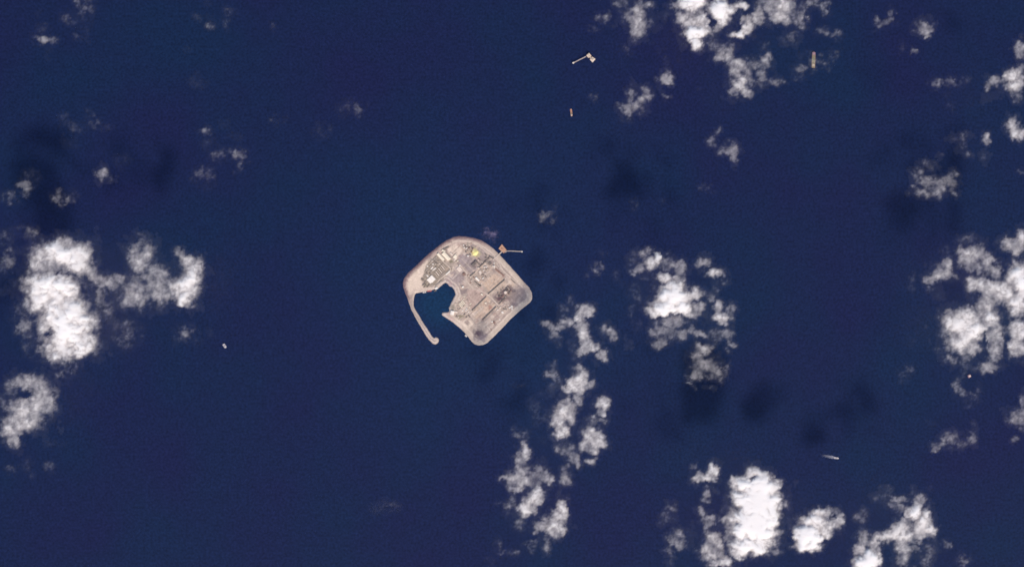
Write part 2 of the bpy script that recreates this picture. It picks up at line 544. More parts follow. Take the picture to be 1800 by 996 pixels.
road('harbour_road', [T(2, 480, 730), T(2, 340, 862), T(2, 230, 960), T(1, 780, 640), T(1, 690, 760), T(1, 560, 850), T(1, 380, 860), T(1, 240, 880), T(1, 130, 960)], 9, M['road'])
road('compound_road', [T(2, 110, 480), T(2, 260, 640), T(2, 370, 740), T(2, 460, 820)], 8, M['road'])
road('yard_road', [T(2, 600, 690), T(2, 720, 830), T(2, 800, 930), T(4, 480, 150), T(4, 640, 330), T(4, 900, 430), T(5, 160, 650), T(5, 330, 830), T(7, 470, 140)], 9, M['road'], GZ + 0.45)
road('central_road', [T(3, 80, 960), T(3, 330, 740), T(3, 470, 610), T(3, 640, 500)], 8, M['road'], GZ + 0.55)
road('rack_road', [T(4, 540, 900), T(4, 960, 490), T(5, 250, 470), T(5, 520, 210)], 8, M['road'], GZ + 0.65)
road('south_road', [T(6, 560, 300), T(6, 700, 500), T(6, 900, 420), T(7, 430, 160), T(7, 640, 40)], 8, M['road2'], GZ + 0.75)
road('east_road', [T(3, 60, 170), T(3, 300, 300), T(3, 480, 430), T(3, 700, 620), T(5, 420, 60), T(5, 640, 260), T(5, 860, 430)], 9, M['road'], GZ + 0.85)
road('breakwater_track', [T(1, 130, 960), A(150, 600), A(143, 640), A(165, 690), A(200, 745), A(245, 815), A(290, 885), A(322, 907)], 9, M['road2'], GZ + 0.5)

# ------------------------------------------------------------------ buildings
def building(name, px, py, L_, W_, ang, h, roof, label, cat='building', group=None, gable=False, units=0, wall='wall', windows=True):
    """L_, W_ in metres, ang in image degrees (clockwise from the picture's x axis)"""
    x, y, _ = W(px, py)
    o = empty(name, (x, y, GZ - 0.2), -math.radians(ang))
    tag(o, label, cat, group)
    MB().box(0, 0, 0, L_, W_, h).build('wall', M[wall], o)
    if gable:
        MB().gable(L_ + 1.2, W_ + 1.2, h + 0.02, W_ * 0.13).build('roof', M[roof], o)
    else:
        r = MB().box(0, 0, h + 0.02, L_ + 0.8, W_ + 0.8, 0.5)
        r.build('roof', M[roof], o)
    if windows and L_ > 18:
        for s in (-1, 1):
            MB().box(0, s * (W_ / 2 + 0.03), h * 0.5, L_ * 0.86, 0.1, 1.3).build('window_strip', M['glass'], o)
        MB().box(L_ * 0.1, -(W_ / 2 + 0.06), 0.2, 1.6, 0.14, 2.3).build('door', M['brown'], o)
    for k in range(units):
        MB().box((rng.random() - 0.5) * L_ * 0.7, (rng.random() - 0.5) * W_ * 0.5, h + 0.54, 2.6, 2.0, 1.6).build('roof_unit', M['grey'], o)
    return o


Mpx = PX / 12.45            # metres per tile unit
def bt(name, k, x, y, l, w, ang, h, roof, label, **kw):
    px_, py_ = T(k, x, y)
    return building(name, px_, py_, l * Mpx, w * Mpx, ang, h, roof, label, **kw)


bt('warehouse', 2, 185, 515, 200, 52, 46, 10, 'cream', 'long narrow cream-roofed warehouse at the north end of the housing compound', cat='warehouse', gable=True)
bt('warehouse', 2, 302, 500, 200, 80, 46, 11, 'cream', 'widest long cream-roofed warehouse, just east of the narrow one', cat='warehouse', gable=True)
bt('office_building', 2, 245, 385, 80, 40, 20, 7, 'cream', 'small cream office block above the two long cream warehouses', units=2)
bt('canteen', 1, 612, 625, 125, 115, 45, 8, 'white', 'square white-roofed hall at the south end of the housing compound', units=3)
bt('annex', 1, 552, 672, 115, 34, 45, 6, 'white', 'narrow white annex along the square white-roofed hall')
bt('long_shed', 1, 765, 725, 175, 34, -38, 6, 'grey', 'long grey shed on the quay north of the harbour', cat='shed', gable=True)
bt('quay_office', 1, 712, 828, 62, 44, -30, 8, 'white', 'white office at the corner of the north harbour quay', units=1)
bt('shed', 2, 420, 455, 78, 34, 42, 6, 'pale', 'pale pink slab-roofed shed in the bright sand yard', cat='shed')
bt('workshop', 2, 498, 512, 82, 62, -48, 7, 'cream', 'cream square workshop beside the bright sand yard', cat='workshop')
bt('workshop', 2, 505, 570, 30, 90, 45, 5, 'pale', 'narrow pale workshop behind the cream square one', cat='workshop')
bt('long_shed', 2, 340, 865, 120, 24, -42, 5, 'white', 'thin white shed along the road north of the harbour', cat='shed')
bt('plant_building', 2, 590, 785, 105, 85, 45, 5, 'pale', 'large pale grey-roofed hall in the middle of the grey yard')
bt('pump_house', 2, 600, 705, 28, 28, 45, 6, 'white', 'tiny white pump house at the north corner of the grey yard')
bt('workshop', 2, 690, 890, 46, 40, 45, 8, 'brown', 'brown square-roofed workshop in the central yard', cat='workshop')
bt('control_room', 3, 300, 850, 62, 50, 45, 7, 'pale', 'pale control room north of the long white hall')
bt('hall', 4, 740, 130, 98, 34, 46, 9, 'white', 'white long hall near the dark pipe trench in the island centre', gable=True)
bt('hall', 4, 420, 302, 42, 36, -35, 9, 'white', 'bright white block standing on the dark grey harbour apron')
bt('hall', 4, 835, 465, 46, 28, 20, 7, 'cream', 'small cream block at the head of the long dark pipe rack')
bt('hangar', 4, 188, 868, 86, 78, 100, 12, 'white', 'big bright white hangar by the harbour mouth', gable=True, cat='hangar')
bt('hangar_annex', 4, 268, 850, 40, 62, 100, 7, 'pale', 'pale annex east of the bright white hangar')
for i, (x, y, lab) in enumerate(((365, 705, 'southernmost of the four'), (385, 680, 'second from the south of the four'), (408, 656, 'third from the south of the four'), (432, 632, 'northernmost of the four'))):
    bt('store', 4, x, y, 92, 15, 50, 6, 'cream', lab + ' cream parallel stores east of the harbour', cat='store', group='cream stores east of the harbour', gable=True)
bt('site_office', 4, 515, 805, 64, 20, -40, 5, 'pale', 'pale pinkish slab office south-west of the pipe racks')
bt('site_office', 4, 500, 780, 40, 14, -40, 5, 'white', 'slim white office just north of the pinkish slab one')
bt('shelter', 5, 45, 778, 40, 26, 20, 6, 'cream', 'small cream shelter on the peach ground between pipe racks', cat='shelter')
bt('shelter', 7, 310, 440, 34, 24, 45, 6, 'white', 'white shelter beside the brown spill in the south', cat='shelter')
bt('substation', 7, 540, 235, 52, 30, 40, 6, 'white', 'white substation on the pale ground by the south-east shore', units=1)
bt('substation', 7, 490, 130, 40, 30, -40, 6, 'pale', 'pale substation west of the white compressor sheds', units=1)
for x, y, l, w, a, lab in ((700, 130, 52, 22, -35, 'western white compressor shed near the east shore'), (745, 110, 26, 50, -10, 'middle white compressor shed near the east shore'), (748, 160, 24, 30, 40, 'smallest southern white compressor shed near the east shore')):
    bt('compressor_shed', 7, x, y, l, w, a, 7, 'white', lab, cat='shed', group='white compressor sheds')
bt('plant_building', 3, 510, 655, 62, 58, 45, 9, 'dgrey', 'dark square-roofed building by the landward end of the pier')
bt('plant_building', 3, 150, 685, 72, 60, -45, 10, 'dgrey', 'southern half of the dark stepped process building near the yellow heap')
bt('plant_building', 3, 200, 628, 56, 48, -45, 14, 'dgrey', 'taller northern half of the dark stepped process building')
bt('plant_building', 3, 545, 525, 110, 30, 25, 7, 'dgrey', 'long dark low building pointing at the pier')
bt('plant_building', 3, 220, 990, 66, 34, 45, 7, 'white', 'white shed immediately north of the long white hall')
bt('dark_shed', 2, 300, 318, 130, 26, -24, 5, 'dgrey', 'long dark shed along the north-west sea wall', cat='shed')
bt('dark_shed', 2, 220, 365, 60, 22, -24, 5, 'dgrey', 'short dark shed west of the long one on the north-west sea wall', cat='shed')
bt('dark_shed', 1, 405, 632, 60, 28, 40, 5, 'dgrey', 'northern dark block at the sand edge of the housing compound', cat='shed')
bt('dark_shed', 1, 432, 742, 75, 22, -35, 5, 'dgrey', 'southern dark block at the sand edge of the housing compound', cat='shed')
bt('dark_shed', 7, 360, 455, 42, 34, 45, 7, 'brown', 'dark brown shed on the brown spill in the south', cat='shed')
for x, y, lab in ((660, 800, 'northern'), (720, 850, 'middle'), (790, 905, 'southern')):
    bt('equipment_shed', 3, x, y, 80, 26, 45, 6, 'brown', lab + ' of three brown-roofed equipment sheds inside the north-east shore', cat='shed', group='brown equipment sheds')

# barracks: seven parallel blocks
for i in range(7):
    t = i / 6
    lab = ('southernmost', 'second from the south', 'third from the south', 'middle', 'third from the north', 'second from the north', 'northernmost')[i]
    bt('barracks', 1, 705 + 178 * t, 538 - 195 * t, 118, 17, 52, 7, 'pale' if i % 2 else 'tan',
       lab + ' of the seven parallel barracks in the housing compound', cat='barracks', group='barracks in the housing compound')

# cabins of the housing compound
def inside(px, py, poly):
    return sdf(np.array([px]), np.array([py]), poly)[0] > 0


taken = [(o.location.x, o.location.y, 0.5 * max((c.dimensions.length for c in o.children), default=10)) for o in COL.objects if o.get('category')]


def free(px, py, r):
    x, y, _ = W(px, py)
    return all((x - a) ** 2 + (y - c) ** 2 > (0.6 * q + 0.8 * r) ** 2 for a, c, q in taken)


def scatter(name, poly, step, angs, sizes, hs, roofs, label, cat, group, p=0.8, jit=0.25):
    ang = math.radians(angs[0])
    c, s = math.cos(ang), math.sin(ang)
    cx = sum(q[0] for q in poly) / len(poly)
    cy = sum(q[1] for q in poly) / len(poly)
    n = 0
    for i in range(-30, 31):
        for j in range(-30, 31):
            a, b_ = (i + jit * (rng.random() - .5)) * step[0], (j + jit * (rng.random() - .5)) * step[1]
            x, y = cx + a * c - b_ * s, cy + a * s + b_ * c
            if abs(x - cx) > 80 or abs(y - cy) > 80 or rng.random() > p or not inside(x, y, poly): continue
            l, w = rng.choice(sizes)
            if not free(x, y, l * 0.5): continue
            rf = rng.choice(roofs)
            nm = dict(white='bright white', cream='cream', pale='pale', grey='grey', dgrey='dark grey', tan='tan', brown='brown')[rf]
            building(name, x, y, l, w, rng.choice(angs), rng.choice(hs), rf, label % nm, cat=cat, group=group % nm, windows=False)
            X_, Y_, _ = W(x, y)
            taken.append((X_, Y_, l * 0.55))
            n += 1
    return n


scatter('cabin', [A(*p) for p in [(262, 330), (330, 262), (372, 285), (350, 340), (300, 380), (250, 430), (232, 430)]], (4.0, 3.0), (45, -45), ((16, 7), (14, 8), (11, 9), (22, 9)), (3.5, 4.5),
        ('white', 'grey', 'tan', 'pale', 'grey', 'dgrey'), 'one of the small %s-roofed cabins packed in the housing compound', 'cabin', '%s cabins of the housing compound', 0.85)
scatter('cabin', [A(*p) for p in [(235, 445), (285, 470), (330, 480), (300, 505), (240, 500)]], (4.4, 3.6), (40, -40), ((18, 8), (14, 9)), (3.5,),
        ('grey', 'tan', 'dgrey'), 'one of the small %s-roofed huts behind the north harbour quay', 'hut', '%s huts behind the north quay', 0.7)
scatter('equipment_skid', [A(*p) for p in [(640, 400), (700, 330), (770, 300), (800, 340), (740, 400), (690, 450)]], (4.4, 3.6), (45, -45), ((14, 8), (18, 7), (9, 8)), (4, 6, 9),
        ('grey', 'dgrey', 'pale', 'white', 'tan'), 'one of the %s equipment skids south of the pier road', 'equipment', '%s skids south of the pier road', 0.7, 0.6)
scatter('equipment_skid', [A(*p) for p in [(530, 170), (600, 160), (620, 215), (595, 265), (545, 240)]], (3.8, 3.4), (45, -45), ((12, 7), (16, 7), (8, 8)), (4, 7, 10),
        ('brown', 'dgrey', 'pale', 'white', 'tan'), 'one of the %s equipment skids west of the yellow heap', 'equipment', '%s skids west of the yellow heap', 0.75, 0.6)
scatter('equipment_skid', [A(*p) for p in [(560, 380), (620, 400), (690, 480), (660, 510), (560, 450)]], (5, 4.2), (45, -45), ((14, 7), (20, 6), (9, 8)), (3, 5),
        ('brown', 'pale', 'tan', 'grey', 'cream'), 'one of the %s containers strewn over the central yard', 'container', '%s containers in the central yard', 0.55, 0.7)
scatter('equipment_skid', [A(*p) for p in [(800, 540), (860, 480), (920, 520), (870, 590), (820, 600)]], (4.4, 3.8), (45, -45), ((14, 8), (10, 9), (8, 8)), (6, 10, 14),
        ('dgrey', 'dgrey', 'grey', 'brown'), 'one of the %s process units on the sooty ground', 'process unit', '%s process units on the sooty ground', 0.7, 0.6)
scatter('equipment_skid', [A(*p) for p in [(790, 640), (840, 610), (900, 640), (850, 700), (790, 690)]], (4.6, 4.4), (45, -45), ((12, 7), (9, 8), (16, 6)), (4, 6),
        ('dgrey', 'grey', 'pale', 'white', 'tan'), 'one of the %s units spread over the south-east yard', 'equipment', '%s units in the south-east yard', 0.5, 0.8)
scatter('container', [A(*p) for p in [(490, 590), (560, 560), (600, 620), (590, 700), (480, 660), (470, 620)]], (4.2, 3.6), (50, -40), ((14, 6), (18, 6), (9, 8)), (3, 5),
        ('tan', 'pale', 'grey', 'dgrey', 'white', 'cream'), 'one of the %s containers lying between the harbour and the pipe racks', 'container', '%s containers east of the harbour', 0.6, 0.7)
scatter('container', [A(*p) for p in [(640, 640), (720, 580), (780, 640), (690, 720)]], (6, 5.4), (45, -45), ((12, 6), (8, 6)), (3,),
        ('dgrey', 'brown', 'cream', 'tan'), 'one of the %s boxes scattered on the peach ground between the racks', 'container', '%s boxes on the peach ground', 0.45, 0.8)
scatter('container', [A(*p) for p in [(700, 440), (760, 400), (800, 440), (745, 500)]], (5.6, 5), (45, -45), ((12, 6), (16, 5)), (3,),
        ('grey', 'dgrey', 'pale', 'tan'), 'one of the %s boxes on the peach ground north of the long rack', 'container', '%s boxes north of the long rack', 0.5, 0.8)
scatter('container', [A(*p) for p in [(690, 790), (780, 720), (830, 700), (840, 740), (740, 840)]], (5.4, 5), (-45, 45), ((12, 6), (16, 5)), (3,),
        ('grey', 'brown', 'pale', 'white'), 'one of the %s boxes lying along the south shore', 'container', '%s boxes along the south shore', 0.4, 0.8)

scatter('shed', [A(*p) for p in [(640, 250), (700, 220), (760, 250), (740, 300), (690, 340), (640, 330)]], (5, 4.4), (45, -45), ((14, 8), (20, 7), (10, 9)), (4, 6),
        ('grey', 'dgrey', 'pale', 'tan'), 'one of the %s sheds between the yellow heap and the pier road', 'shed', '%s sheds east of the yellow heap', 0.55, 0.7)
scatter('shed', [A(*p) for p in [(430, 260), (500, 250), (500, 300), (470, 340), (430, 310)]], (5, 4.2), (45, -45), ((14, 8), (18, 7), (10, 8)), (4, 5),
        ('cream', 'dgrey', 'pale', 'tan'), 'one of the %s sheds south of the bright sand yard', 'shed', '%s sheds south of the sand yard', 0.6, 0.6)
scatter('shed', [A(*p) for p in [(500, 690), (570, 690), (600, 730), (560, 725), (520, 745), (480, 725)]], (4.6, 4), (45, -45), ((12, 7), (16, 7), (9, 8)), (4, 5),
        ('dgrey', 'grey', 'dgrey', 'pale'), 'one of the %s sheds north of the cream slab in the south', 'shed', '%s sheds north of the cream slab', 0.7, 0.6)
scatter('trailer', [A(*p) for p in [(395, 445), (470, 375), (530, 400), (540, 500), (490, 520), (455, 480)]], (5, 4.4), (45, -45), ((6, 2.5), (9, 2.6)), (2.4,),
        ('white', 'pale', 'grey', 'dgrey'), 'one of the %s trailers parked on the grey harbour yard', 'trailer', '%s trailers on the harbour yard', 0.5, 0.8)
# ------------------------------------------------------------------ pipe racks
def pipe_rack(p0, p1, w, label):
    a, c = Vector(W(*p0)), Vector(W(*p1))
    d = c - a
    L_ = d.length
    o = empty('pipe_rack', (a.x, a.y, GZ - 0.2), math.atan2(d.y, d.x))
    tag(o, label, 'pipe rack', 'dark pipe racks across the island')
    n = max(3, int(L_ / 16))
    for k in range(n + 1):
        x = L_ * k / n
        f = MB()
        for s in (-1, 1): f.box(x, s * (w / 2 - 0.3), 0, 0.6, 0.6, 7)
        f.box(x, 0, 4.2, 0.5, w - 1.22, 0.5)
        f.box(x, 0, 7.02, 0.5, w, 0.5)
        f.build('frame', M['steel'], o)
    np_ = max(3, int(w / 1.5))
    for lv, zz in ((0, 5.3), (1, 8.1)):
        for k in range(np_):
            y = (k + 0.5) * (w - 1.6) / np_ - (w - 1.6) / 2
            MB().bar((-1, y, zz), (L_ + 1, y, zz), 0.95, 0.95).build('pipe', M['steel' if (k + lv) % 3 else 'pipe'], o)
    return o


pipe_rack(T(4, 925, 518), T(4, 620, 820), 9, 'long dark pipe rack running south-west from the central junction')
pipe_rack(T(5, 462, 268), T(5, 100, 582), 10, 'long dark pipe rack running north-east from the central junction')
pipe_rack(T(7, 400, 112), T(7, 105, 400), 11, 'southern dark pipe rack between peach and pale ground')
pipe_rack(T(4, 680, 185), T(4, 800, 282), 9, 'short dark pipe rack beside the long white hall')
pipe_rack(T(3, 320, 700), T(3, 500, 530), 8, 'dark pipe rack leading towards the pier')
pipe_rack(T(3, 80, 940), T(3, 190, 850), 9, 'short dark pipe rack on the edge of the grey yard')
pipe_rack(T(3, 200, 600), T(3, 300, 700), 8, 'short dark pipe rack east of the stepped process building')
pipe_rack(T(5, 610, 262), T(5, 690, 345), 6, 'thin short dark pipe rack inside the east shore')
pipe_rack(T(5, 500, 640), T(5, 340, 800), 8, 'dark pipe rack at the edge of the sooty ground')
pipe_rack(T(3, 380, 650), T(3, 250, 780), 7, 'dark pipe rack in the plant south of the yellow heap')

# ------------------------------------------------------------------ tanks, heap, masts
def tank(px, py, r, h, m, label, group=None):
    x, y, _ = W(px, py)
    o = empty('storage_tank', (x, y, GZ - 0.2))
    tag(o, label, 'tank', group)
    MB().lathe(0, 0, [(r, 0), (r, h)], 28).build('shell', M[m], o)
    MB().lathe(0, 0, [(r + 0.2, h + 0.02), (r + 0.2, h + 0.4), (r * 0.6, h + r * 0.10), (r * 0.1, h + r * 0.14)], 28).build('roof', M[m], o)
    st = MB()
    for k in range(14):
        a = k * 0.11
        st.box((r + 0.7) * math.cos(a), (r + 0.7) * math.sin(a), h * k / 14, 1.0, 1.0, 0.3, a)
    st.build('stair', M['steel'], o)


tank(*T(5, 480, 545), 13, 15, 'pale', 'large pale round tank in the middle of the sooty ground')
tank(*T(5, 478, 640), 6, 9, 'grey', 'small grey tank south of the large pale round one')
tank(*T(3, 605, 722), 6.5, 11, 'white', 'lone small white tank south of the pier road')
tank(*T(4, 800, 276), 7, 9, 'dgrey', 'dark round tank at the end of the short central rack')
tank(*T(7, 620, 180), 7, 9, 'grey', 'grey round tank among the south-east yard units')
tank(*T(7, 575, 165), 6, 9, 'dgrey', 'dark round tank among the south-east yard units')
tank(*T(2, 830, 470), 6, 12, 'dgrey', 'dark round tank touching the west side of the yellow heap')
tank(*T(2, 780, 495), 7, 12, 'white', 'white round tank south-west of the yellow heap')
tank(*T(3, 415, 735), 6, 10, 'pale', 'northern pale round tank in the plant south of the pier road')
tank(*T(3, 260, 760), 7, 10, 'pale', 'pale round tank near the dark stepped process building')

hx, hy, _ = W(*T(3, 188, 424))
hv, hf = MB(), []
seg, rings = 40, 9
prof = []
for i in range(rings):
    rr = 1 - i / (rings - 1) * 0.97
    for k in range(seg):
        a = 2 * math.pi * k / seg
        sq = 1 / max(abs(math.cos(a + 0.2)), abs(math.sin(a + 0.2))) ** 0.55
        r = rr * 25 * sq * (1 + 0.12 * math.sin(3 * a + 1) + 0.06 * math.sin(7 * a + i))
        hv.v.append((r * math.cos(a), r * math.sin(a), 11 * (1 - rr ** 1.4) + 0.5 * math.sin(5 * a + 2 * i)))
for i in range(rings - 1):
    for k in range(seg):
        k2 = (k + 1) % seg
        hv.f.append((i * seg + k, i * seg + k2, (i + 1) * seg + k2, (i + 1) * seg + k))
hv.f.append(tuple((rings - 1) * seg + k for k in range(seg)))
tag(hv.build('yellow_stockpile', M['yellow'], None, (hx, hy, GZ - 0.6)), 'bright yellow heap of loose material near the northern shore', 'stockpile')

# ------------------------------------------------------------------ pier head with bridge and walkway
def deck_poly(o, pts, z0, z1, name, m):
    return MB().prism(pts, z0, z1).build(name, M[m], o)


cx, cy, _ = W(*T(3, 790, 338))
o = empty('pier_platform', (cx, cy, 0))
tag(o, 'rust brown square loading platform on piles off the north-east shore', 'platform')
quad = [T(3, 775, 240), T(3, 702, 334), T(3, 815, 436), T(3, 880, 368)]
q = [(W(*p)[0] - cx, W(*p)[1] - cy) for p in quad]
deck_poly(o, q, 8, 10, 'deck', 'rust')
for i in range(4):
    for j in range(4):
        u, v = (i + .5) / 4, (j + .5) / 4
        x = (q[0][0] * (1 - u) + q[1][0] * u) * (1 - v) + (q[3][0] * (1 - u) + q[2][0] * u) * v
        y = (q[0][1] * (1 - u) + q[1][1] * u) * (1 - v) + (q[3][1] * (1 - u) + q[2][1] * u) * v
        MB().lathe(x, y, [(0.9, -10), (0.9, 8)], 10).build('pile', M['steel'], o)
for dx, dy, sx, sy, h in ((-6, 4, 9, 5, 5), (5, -7, 6, 6, 3), (2, 8, 12, 3, 3), (-12, 0, 4, 8, 4)):
    MB().box(dx, dy, 10.02, sx, sy, h, -0.8).build('cabin', M['rust' if dx > 0 else 'brown'], o)


def walkway(name, pts, w, z, m, label, cat, lamp=False):
    P = [Vector(W(*p)) for p in pts]
    o = empty(name, (P[0].x, P[0].y, 0))
    tag(o, label, cat)
    P = [p - P[0] for p in P]
    d = MB()
    for a, c in zip(P[:-1], P[1:]):
        d.bar((a.x, a.y, z), (c.x, c.y, z), w, 0.8)
    d.build('deck', M[m], o)
    for s in (-1, 1):
        r = MB()
        for a, c in zip(P[:-1], P[1:]):
            n = Vector((-(c - a).y, (c - a).x, 0)).normalized() * s * (w / 2 - 0.1)
            r.bar((a.x + n.x, a.y + n.y, z + 1.5), (c.x + n.x, c.y + n.y, z + 1.5), 0.12, 0.12)
        r.build('railing', M['pipe'], o)
    k = 0
    for a, c in zip(P[:-1], P[1:]):
        n = max(2, int((c - a).length / 22))
        for i in range(n):
            p = a.lerp(c, (i + .5) / n)
            MB().lathe(p.x, p.y, [(0.7, -10), (0.7, z - 0.42)], 8).build('pile', M['steel'], o)
    return o, P[-1]


walkway('pier_bridge', [T(3, 575, 585), T(3, 690, 480), T(3, 775, 405)], 8, 8.4, 'conc', 'pale bridge joining the rust brown platform to the shore', 'bridge')
walkway('pier_walkway', [T(3, 845, 415), T(3, 890, 388), T(3, 960, 386), (917.2, 442.0)], 5, 8.6, 'pale', 'thin pale walkway reaching east from the rust brown platform', 'walkway')
x, y, _ = W(917.5, 442.2)
o = empty('mooring_dolphin', (x, y, 0))
tag(o, 'white mooring dolphin at the tip of the thin walkway', 'dolphin')
MB().lathe(0, 0, [(5, 6), (6, 6.5), (6, 9.5), (5.6, 10)], 16).build('cap', M['white'], o)
for a in range(4): MB().lathe(3 * math.cos(a * 1.57), 3 * math.sin(a * 1.57), [(0.8, -10), (0.8, 6)], 8).build('pile', M['steel'], o)
MB().lathe(0, 0, [(0.8, 10), (1.1, 12), (0.6, 12.4)], 10).build('bollard', M['hull'], o)

# ------------------------------------------------------------------ offshore platform and its flare bridge
def P4(x, y): return (1000 + x / 33.2, 90 + y / 33.2)
ax, ay, _ = W(*P4(1180, 280))
for nm, pts, zt, m, lab in (
        ('offshore_platform', [P4(1170, 110), P4(1010, 270), P4(1130, 420), P4(1320, 300)], 26, 'deck', 'taller beige deck of the offshore platform pair, where the flare bridge starts'),
        ('offshore_platform', [P4(1350, 340), P4(1220, 500), P4(1375, 680), P4(1550, 480)], 22, 'pale', 'lower beige deck of the offshore platform pair, farther from the flare')):
    cx = sum(p[0] for p in pts) / 4
    cy = sum(p[1] for p in pts) / 4
    X_, Y_, _ = W(cx, cy)
    o = empty(nm, (X_, Y_, 0))
    tag(o, lab, 'oil platform', 'twin decks of the offshore platform')
    q = [(W(*p)[0] - X_, W(*p)[1] - Y_) for p in pts]
    deck_poly(o, q, zt - 2, zt, 'deck', m)
    q2 = [(p[0] * 0.96, p[1] * 0.96) for p in q]
    deck_poly(o, q2, 14, 15, 'cellar_deck', 'steel')
    for p in q:
        MB().bar((p[0] * 0.95, p[1] * 0.95, -20), (p[0] * 0.8, p[1] * 0.8, zt - 2.1), 1.8, 1.8).build('leg', M['steel'], o)
    for i, p in enumerate(q):
        c = q[(i + 1) % 4]
        MB().bar((p[0] * .9, p[1] * .9, 1.5), (c[0] * .84, c[1] * .84, 12.5), 0.9, 0.9).build('brace', M['steel'], o)
    for k in range(7):
        u, v = rng.random() * 0.6 + 0.2, rng.random() * 0.6 + 0.2
        x = (q[0][0] * (1 - u) + q[1][0] * u) * (1 - v) + (q[3][0] * (1 - u) + q[2][0] * u) * v
        y = (q[0][1] * (1 - u) + q[1][1] * u) * (1 - v) + (q[3][1] * (1 - u) + q[2][1] * u) * v
        MB().box(x, y, zt + 0.02 + 0.01 * k, 6 + 5 * rng.random(), 5 + 3 * rng.random(), 3 + 5 * rng.random(), 0.8).build('module', M[rng.choice(['cream', 'tan', 'pale', 'grey'])], o)
X_, Y_, _ = W(*P4(1270, 400))
o = empty('platform_link', (X_, Y_, 0), -math.radians(46))
tag(o, 'short brown link bridge between the two beige platform decks', 'bridge')
MB().box(0, 0, 18.5, 26, 14, 1.2).build('deck', M['tan'], o)
for s in (-1, 1): MB().bar((-12, s * 6.9, 21), (12, s * 6.9, 21), 0.2, 0.2).build('railing', M['pipe'], o)
a, c = Vector(W(*P4(1000, 330))), Vector(W(*P4(270, 690)))
d = c - a
o = empty('flare_bridge', (a.x, a.y, 0), math.atan2(d.y, d.x))
tag(o, 'thin pale truss bridge from the platform pair to its flare tip', 'bridge')
L_ = d.length
for s in (-1, 1):
    for zz in (19.0, 23.0):
        MB().bar((0, s * 2.6, zz), (L_, s * 2.6, zz), 0.9, 0.9).build('chord', M['pale'], o)
MB().box(L_ / 2, 0, 18.6, L_, 4.2, 0.5).build('deck', M['pale'], o)
tr = MB()
n = 12
for k in range(n):
    for s in (-1, 1):
        tr.bar((L_ * k / n, s * 2.6, 19), (L_ * (k + 1) / n, s * 2.6, 23), 0.4, 0.4)
tr.build('truss', M['pale'], o)
o2 = empty('flare_tower', (c.x, c.y, 0), math.atan2(d.y, d.x))
tag(o2, 'pale flare tower at the far tip of the thin truss bridge', 'flare tower')
MB().box(2, 0, 17.5, 14, 12, 1.5).build('deck', M['white'], o2)
MB().lathe(2, 0, [(1.6, 19), (1.0, 45), (1.4, 45.1), (1.4, 47)], 12).build('stack', M['white'], o2)
for sx in (-1, 1):
    for sy in (-1, 1):
        MB().bar((2 + sx * 8, sy * 7, -20), (2 + sx * 5, sy * 4.5, 17.5), 1.2, 1.2).build('leg', M['steel'], o2)

# ------------------------------------------------------------------ ships and boats
def hull_pts(L_, B_, bow=0.25):
    """outline, bow to +x, counter-clockwise"""
    pts = []
    n = 10
    for k in range(n + 1):
        t = k / n
        x = L_ / 2 - L_ * bow * (1 - t)
        pts.append((x, -B_ / 2 * (1 - t ** 1.9)))
    stern = [(-L_ / 2 + B_ * 0.1, B_ / 2), (-L_ / 2, B_ * 0.36), (-L_ / 2, -B_ * 0.36), (-L_ / 2 + B_ * 0.1, -B_ / 2)]
    up = [(x, -y) for x, y in reversed(pts[:-1])]
    return pts + up + stern


def ship(name, px, py, L_, B_, ang, h, hullm, deckm, label, cat, house='shipw', hpos=-0.33, bands=None, mast=True):
    x, y, _ = W(px, py)
    o = empty(name, (x, y, 0), -math.radians(ang))
    tag(o, label, cat)
    pts = hull_pts(L_, B_)
    MB().prism(pts, -h * 0.4, h, 0.93).build('hull', M[hullm], o)
    MB().prism([(p[0] * 0.985, p[1] * 0.93) for p in pts], h + 0.02, h + 0.25).build('deck', M[deckm], o)
    hh = MB().box(L_ * hpos, 0, h + 0.27, L_ * 0.14, B_ * 0.78, h * 1.1)
    hh.box(L_ * hpos + L_ * 0.02, 0, h * 2.1 + 0.3, L_ * 0.08, B_ * 0.9, h * 0.4)
    w = hh.build('deckhouse', M[house], o)
    MB().box(L_ * hpos + L_ * 0.062, 0, h * 2.2 + 0.3, 0.2, B_ * 0.8, h * 0.2).build('bridge_window', M['glass'], w)
    MB().lathe(L_ * hpos - L_ * 0.085, 0, [(B_ * .1, h + 0.27), (B_ * .09, h * 2.4)], 12).build('funnel', M[house if house != 'shipw' else 'orange'], o)
    if mast: MB().lathe(L_ * hpos + L_ * 0.02, 0, [(B_ * .02, h * 2.5), (B_ * .01, h * 3.6)], 8).build('mast', M['shipw'], o)
    for k, (t0, t1, mm) in enumerate(bands or []):
        MB().box(L_ * (t0 + t1) / 2, 0, h + 0.27, L_ * (t1 - t0), B_ * 0.7, h * 0.35).build('hatch_cover', M[mm], o)
    return o


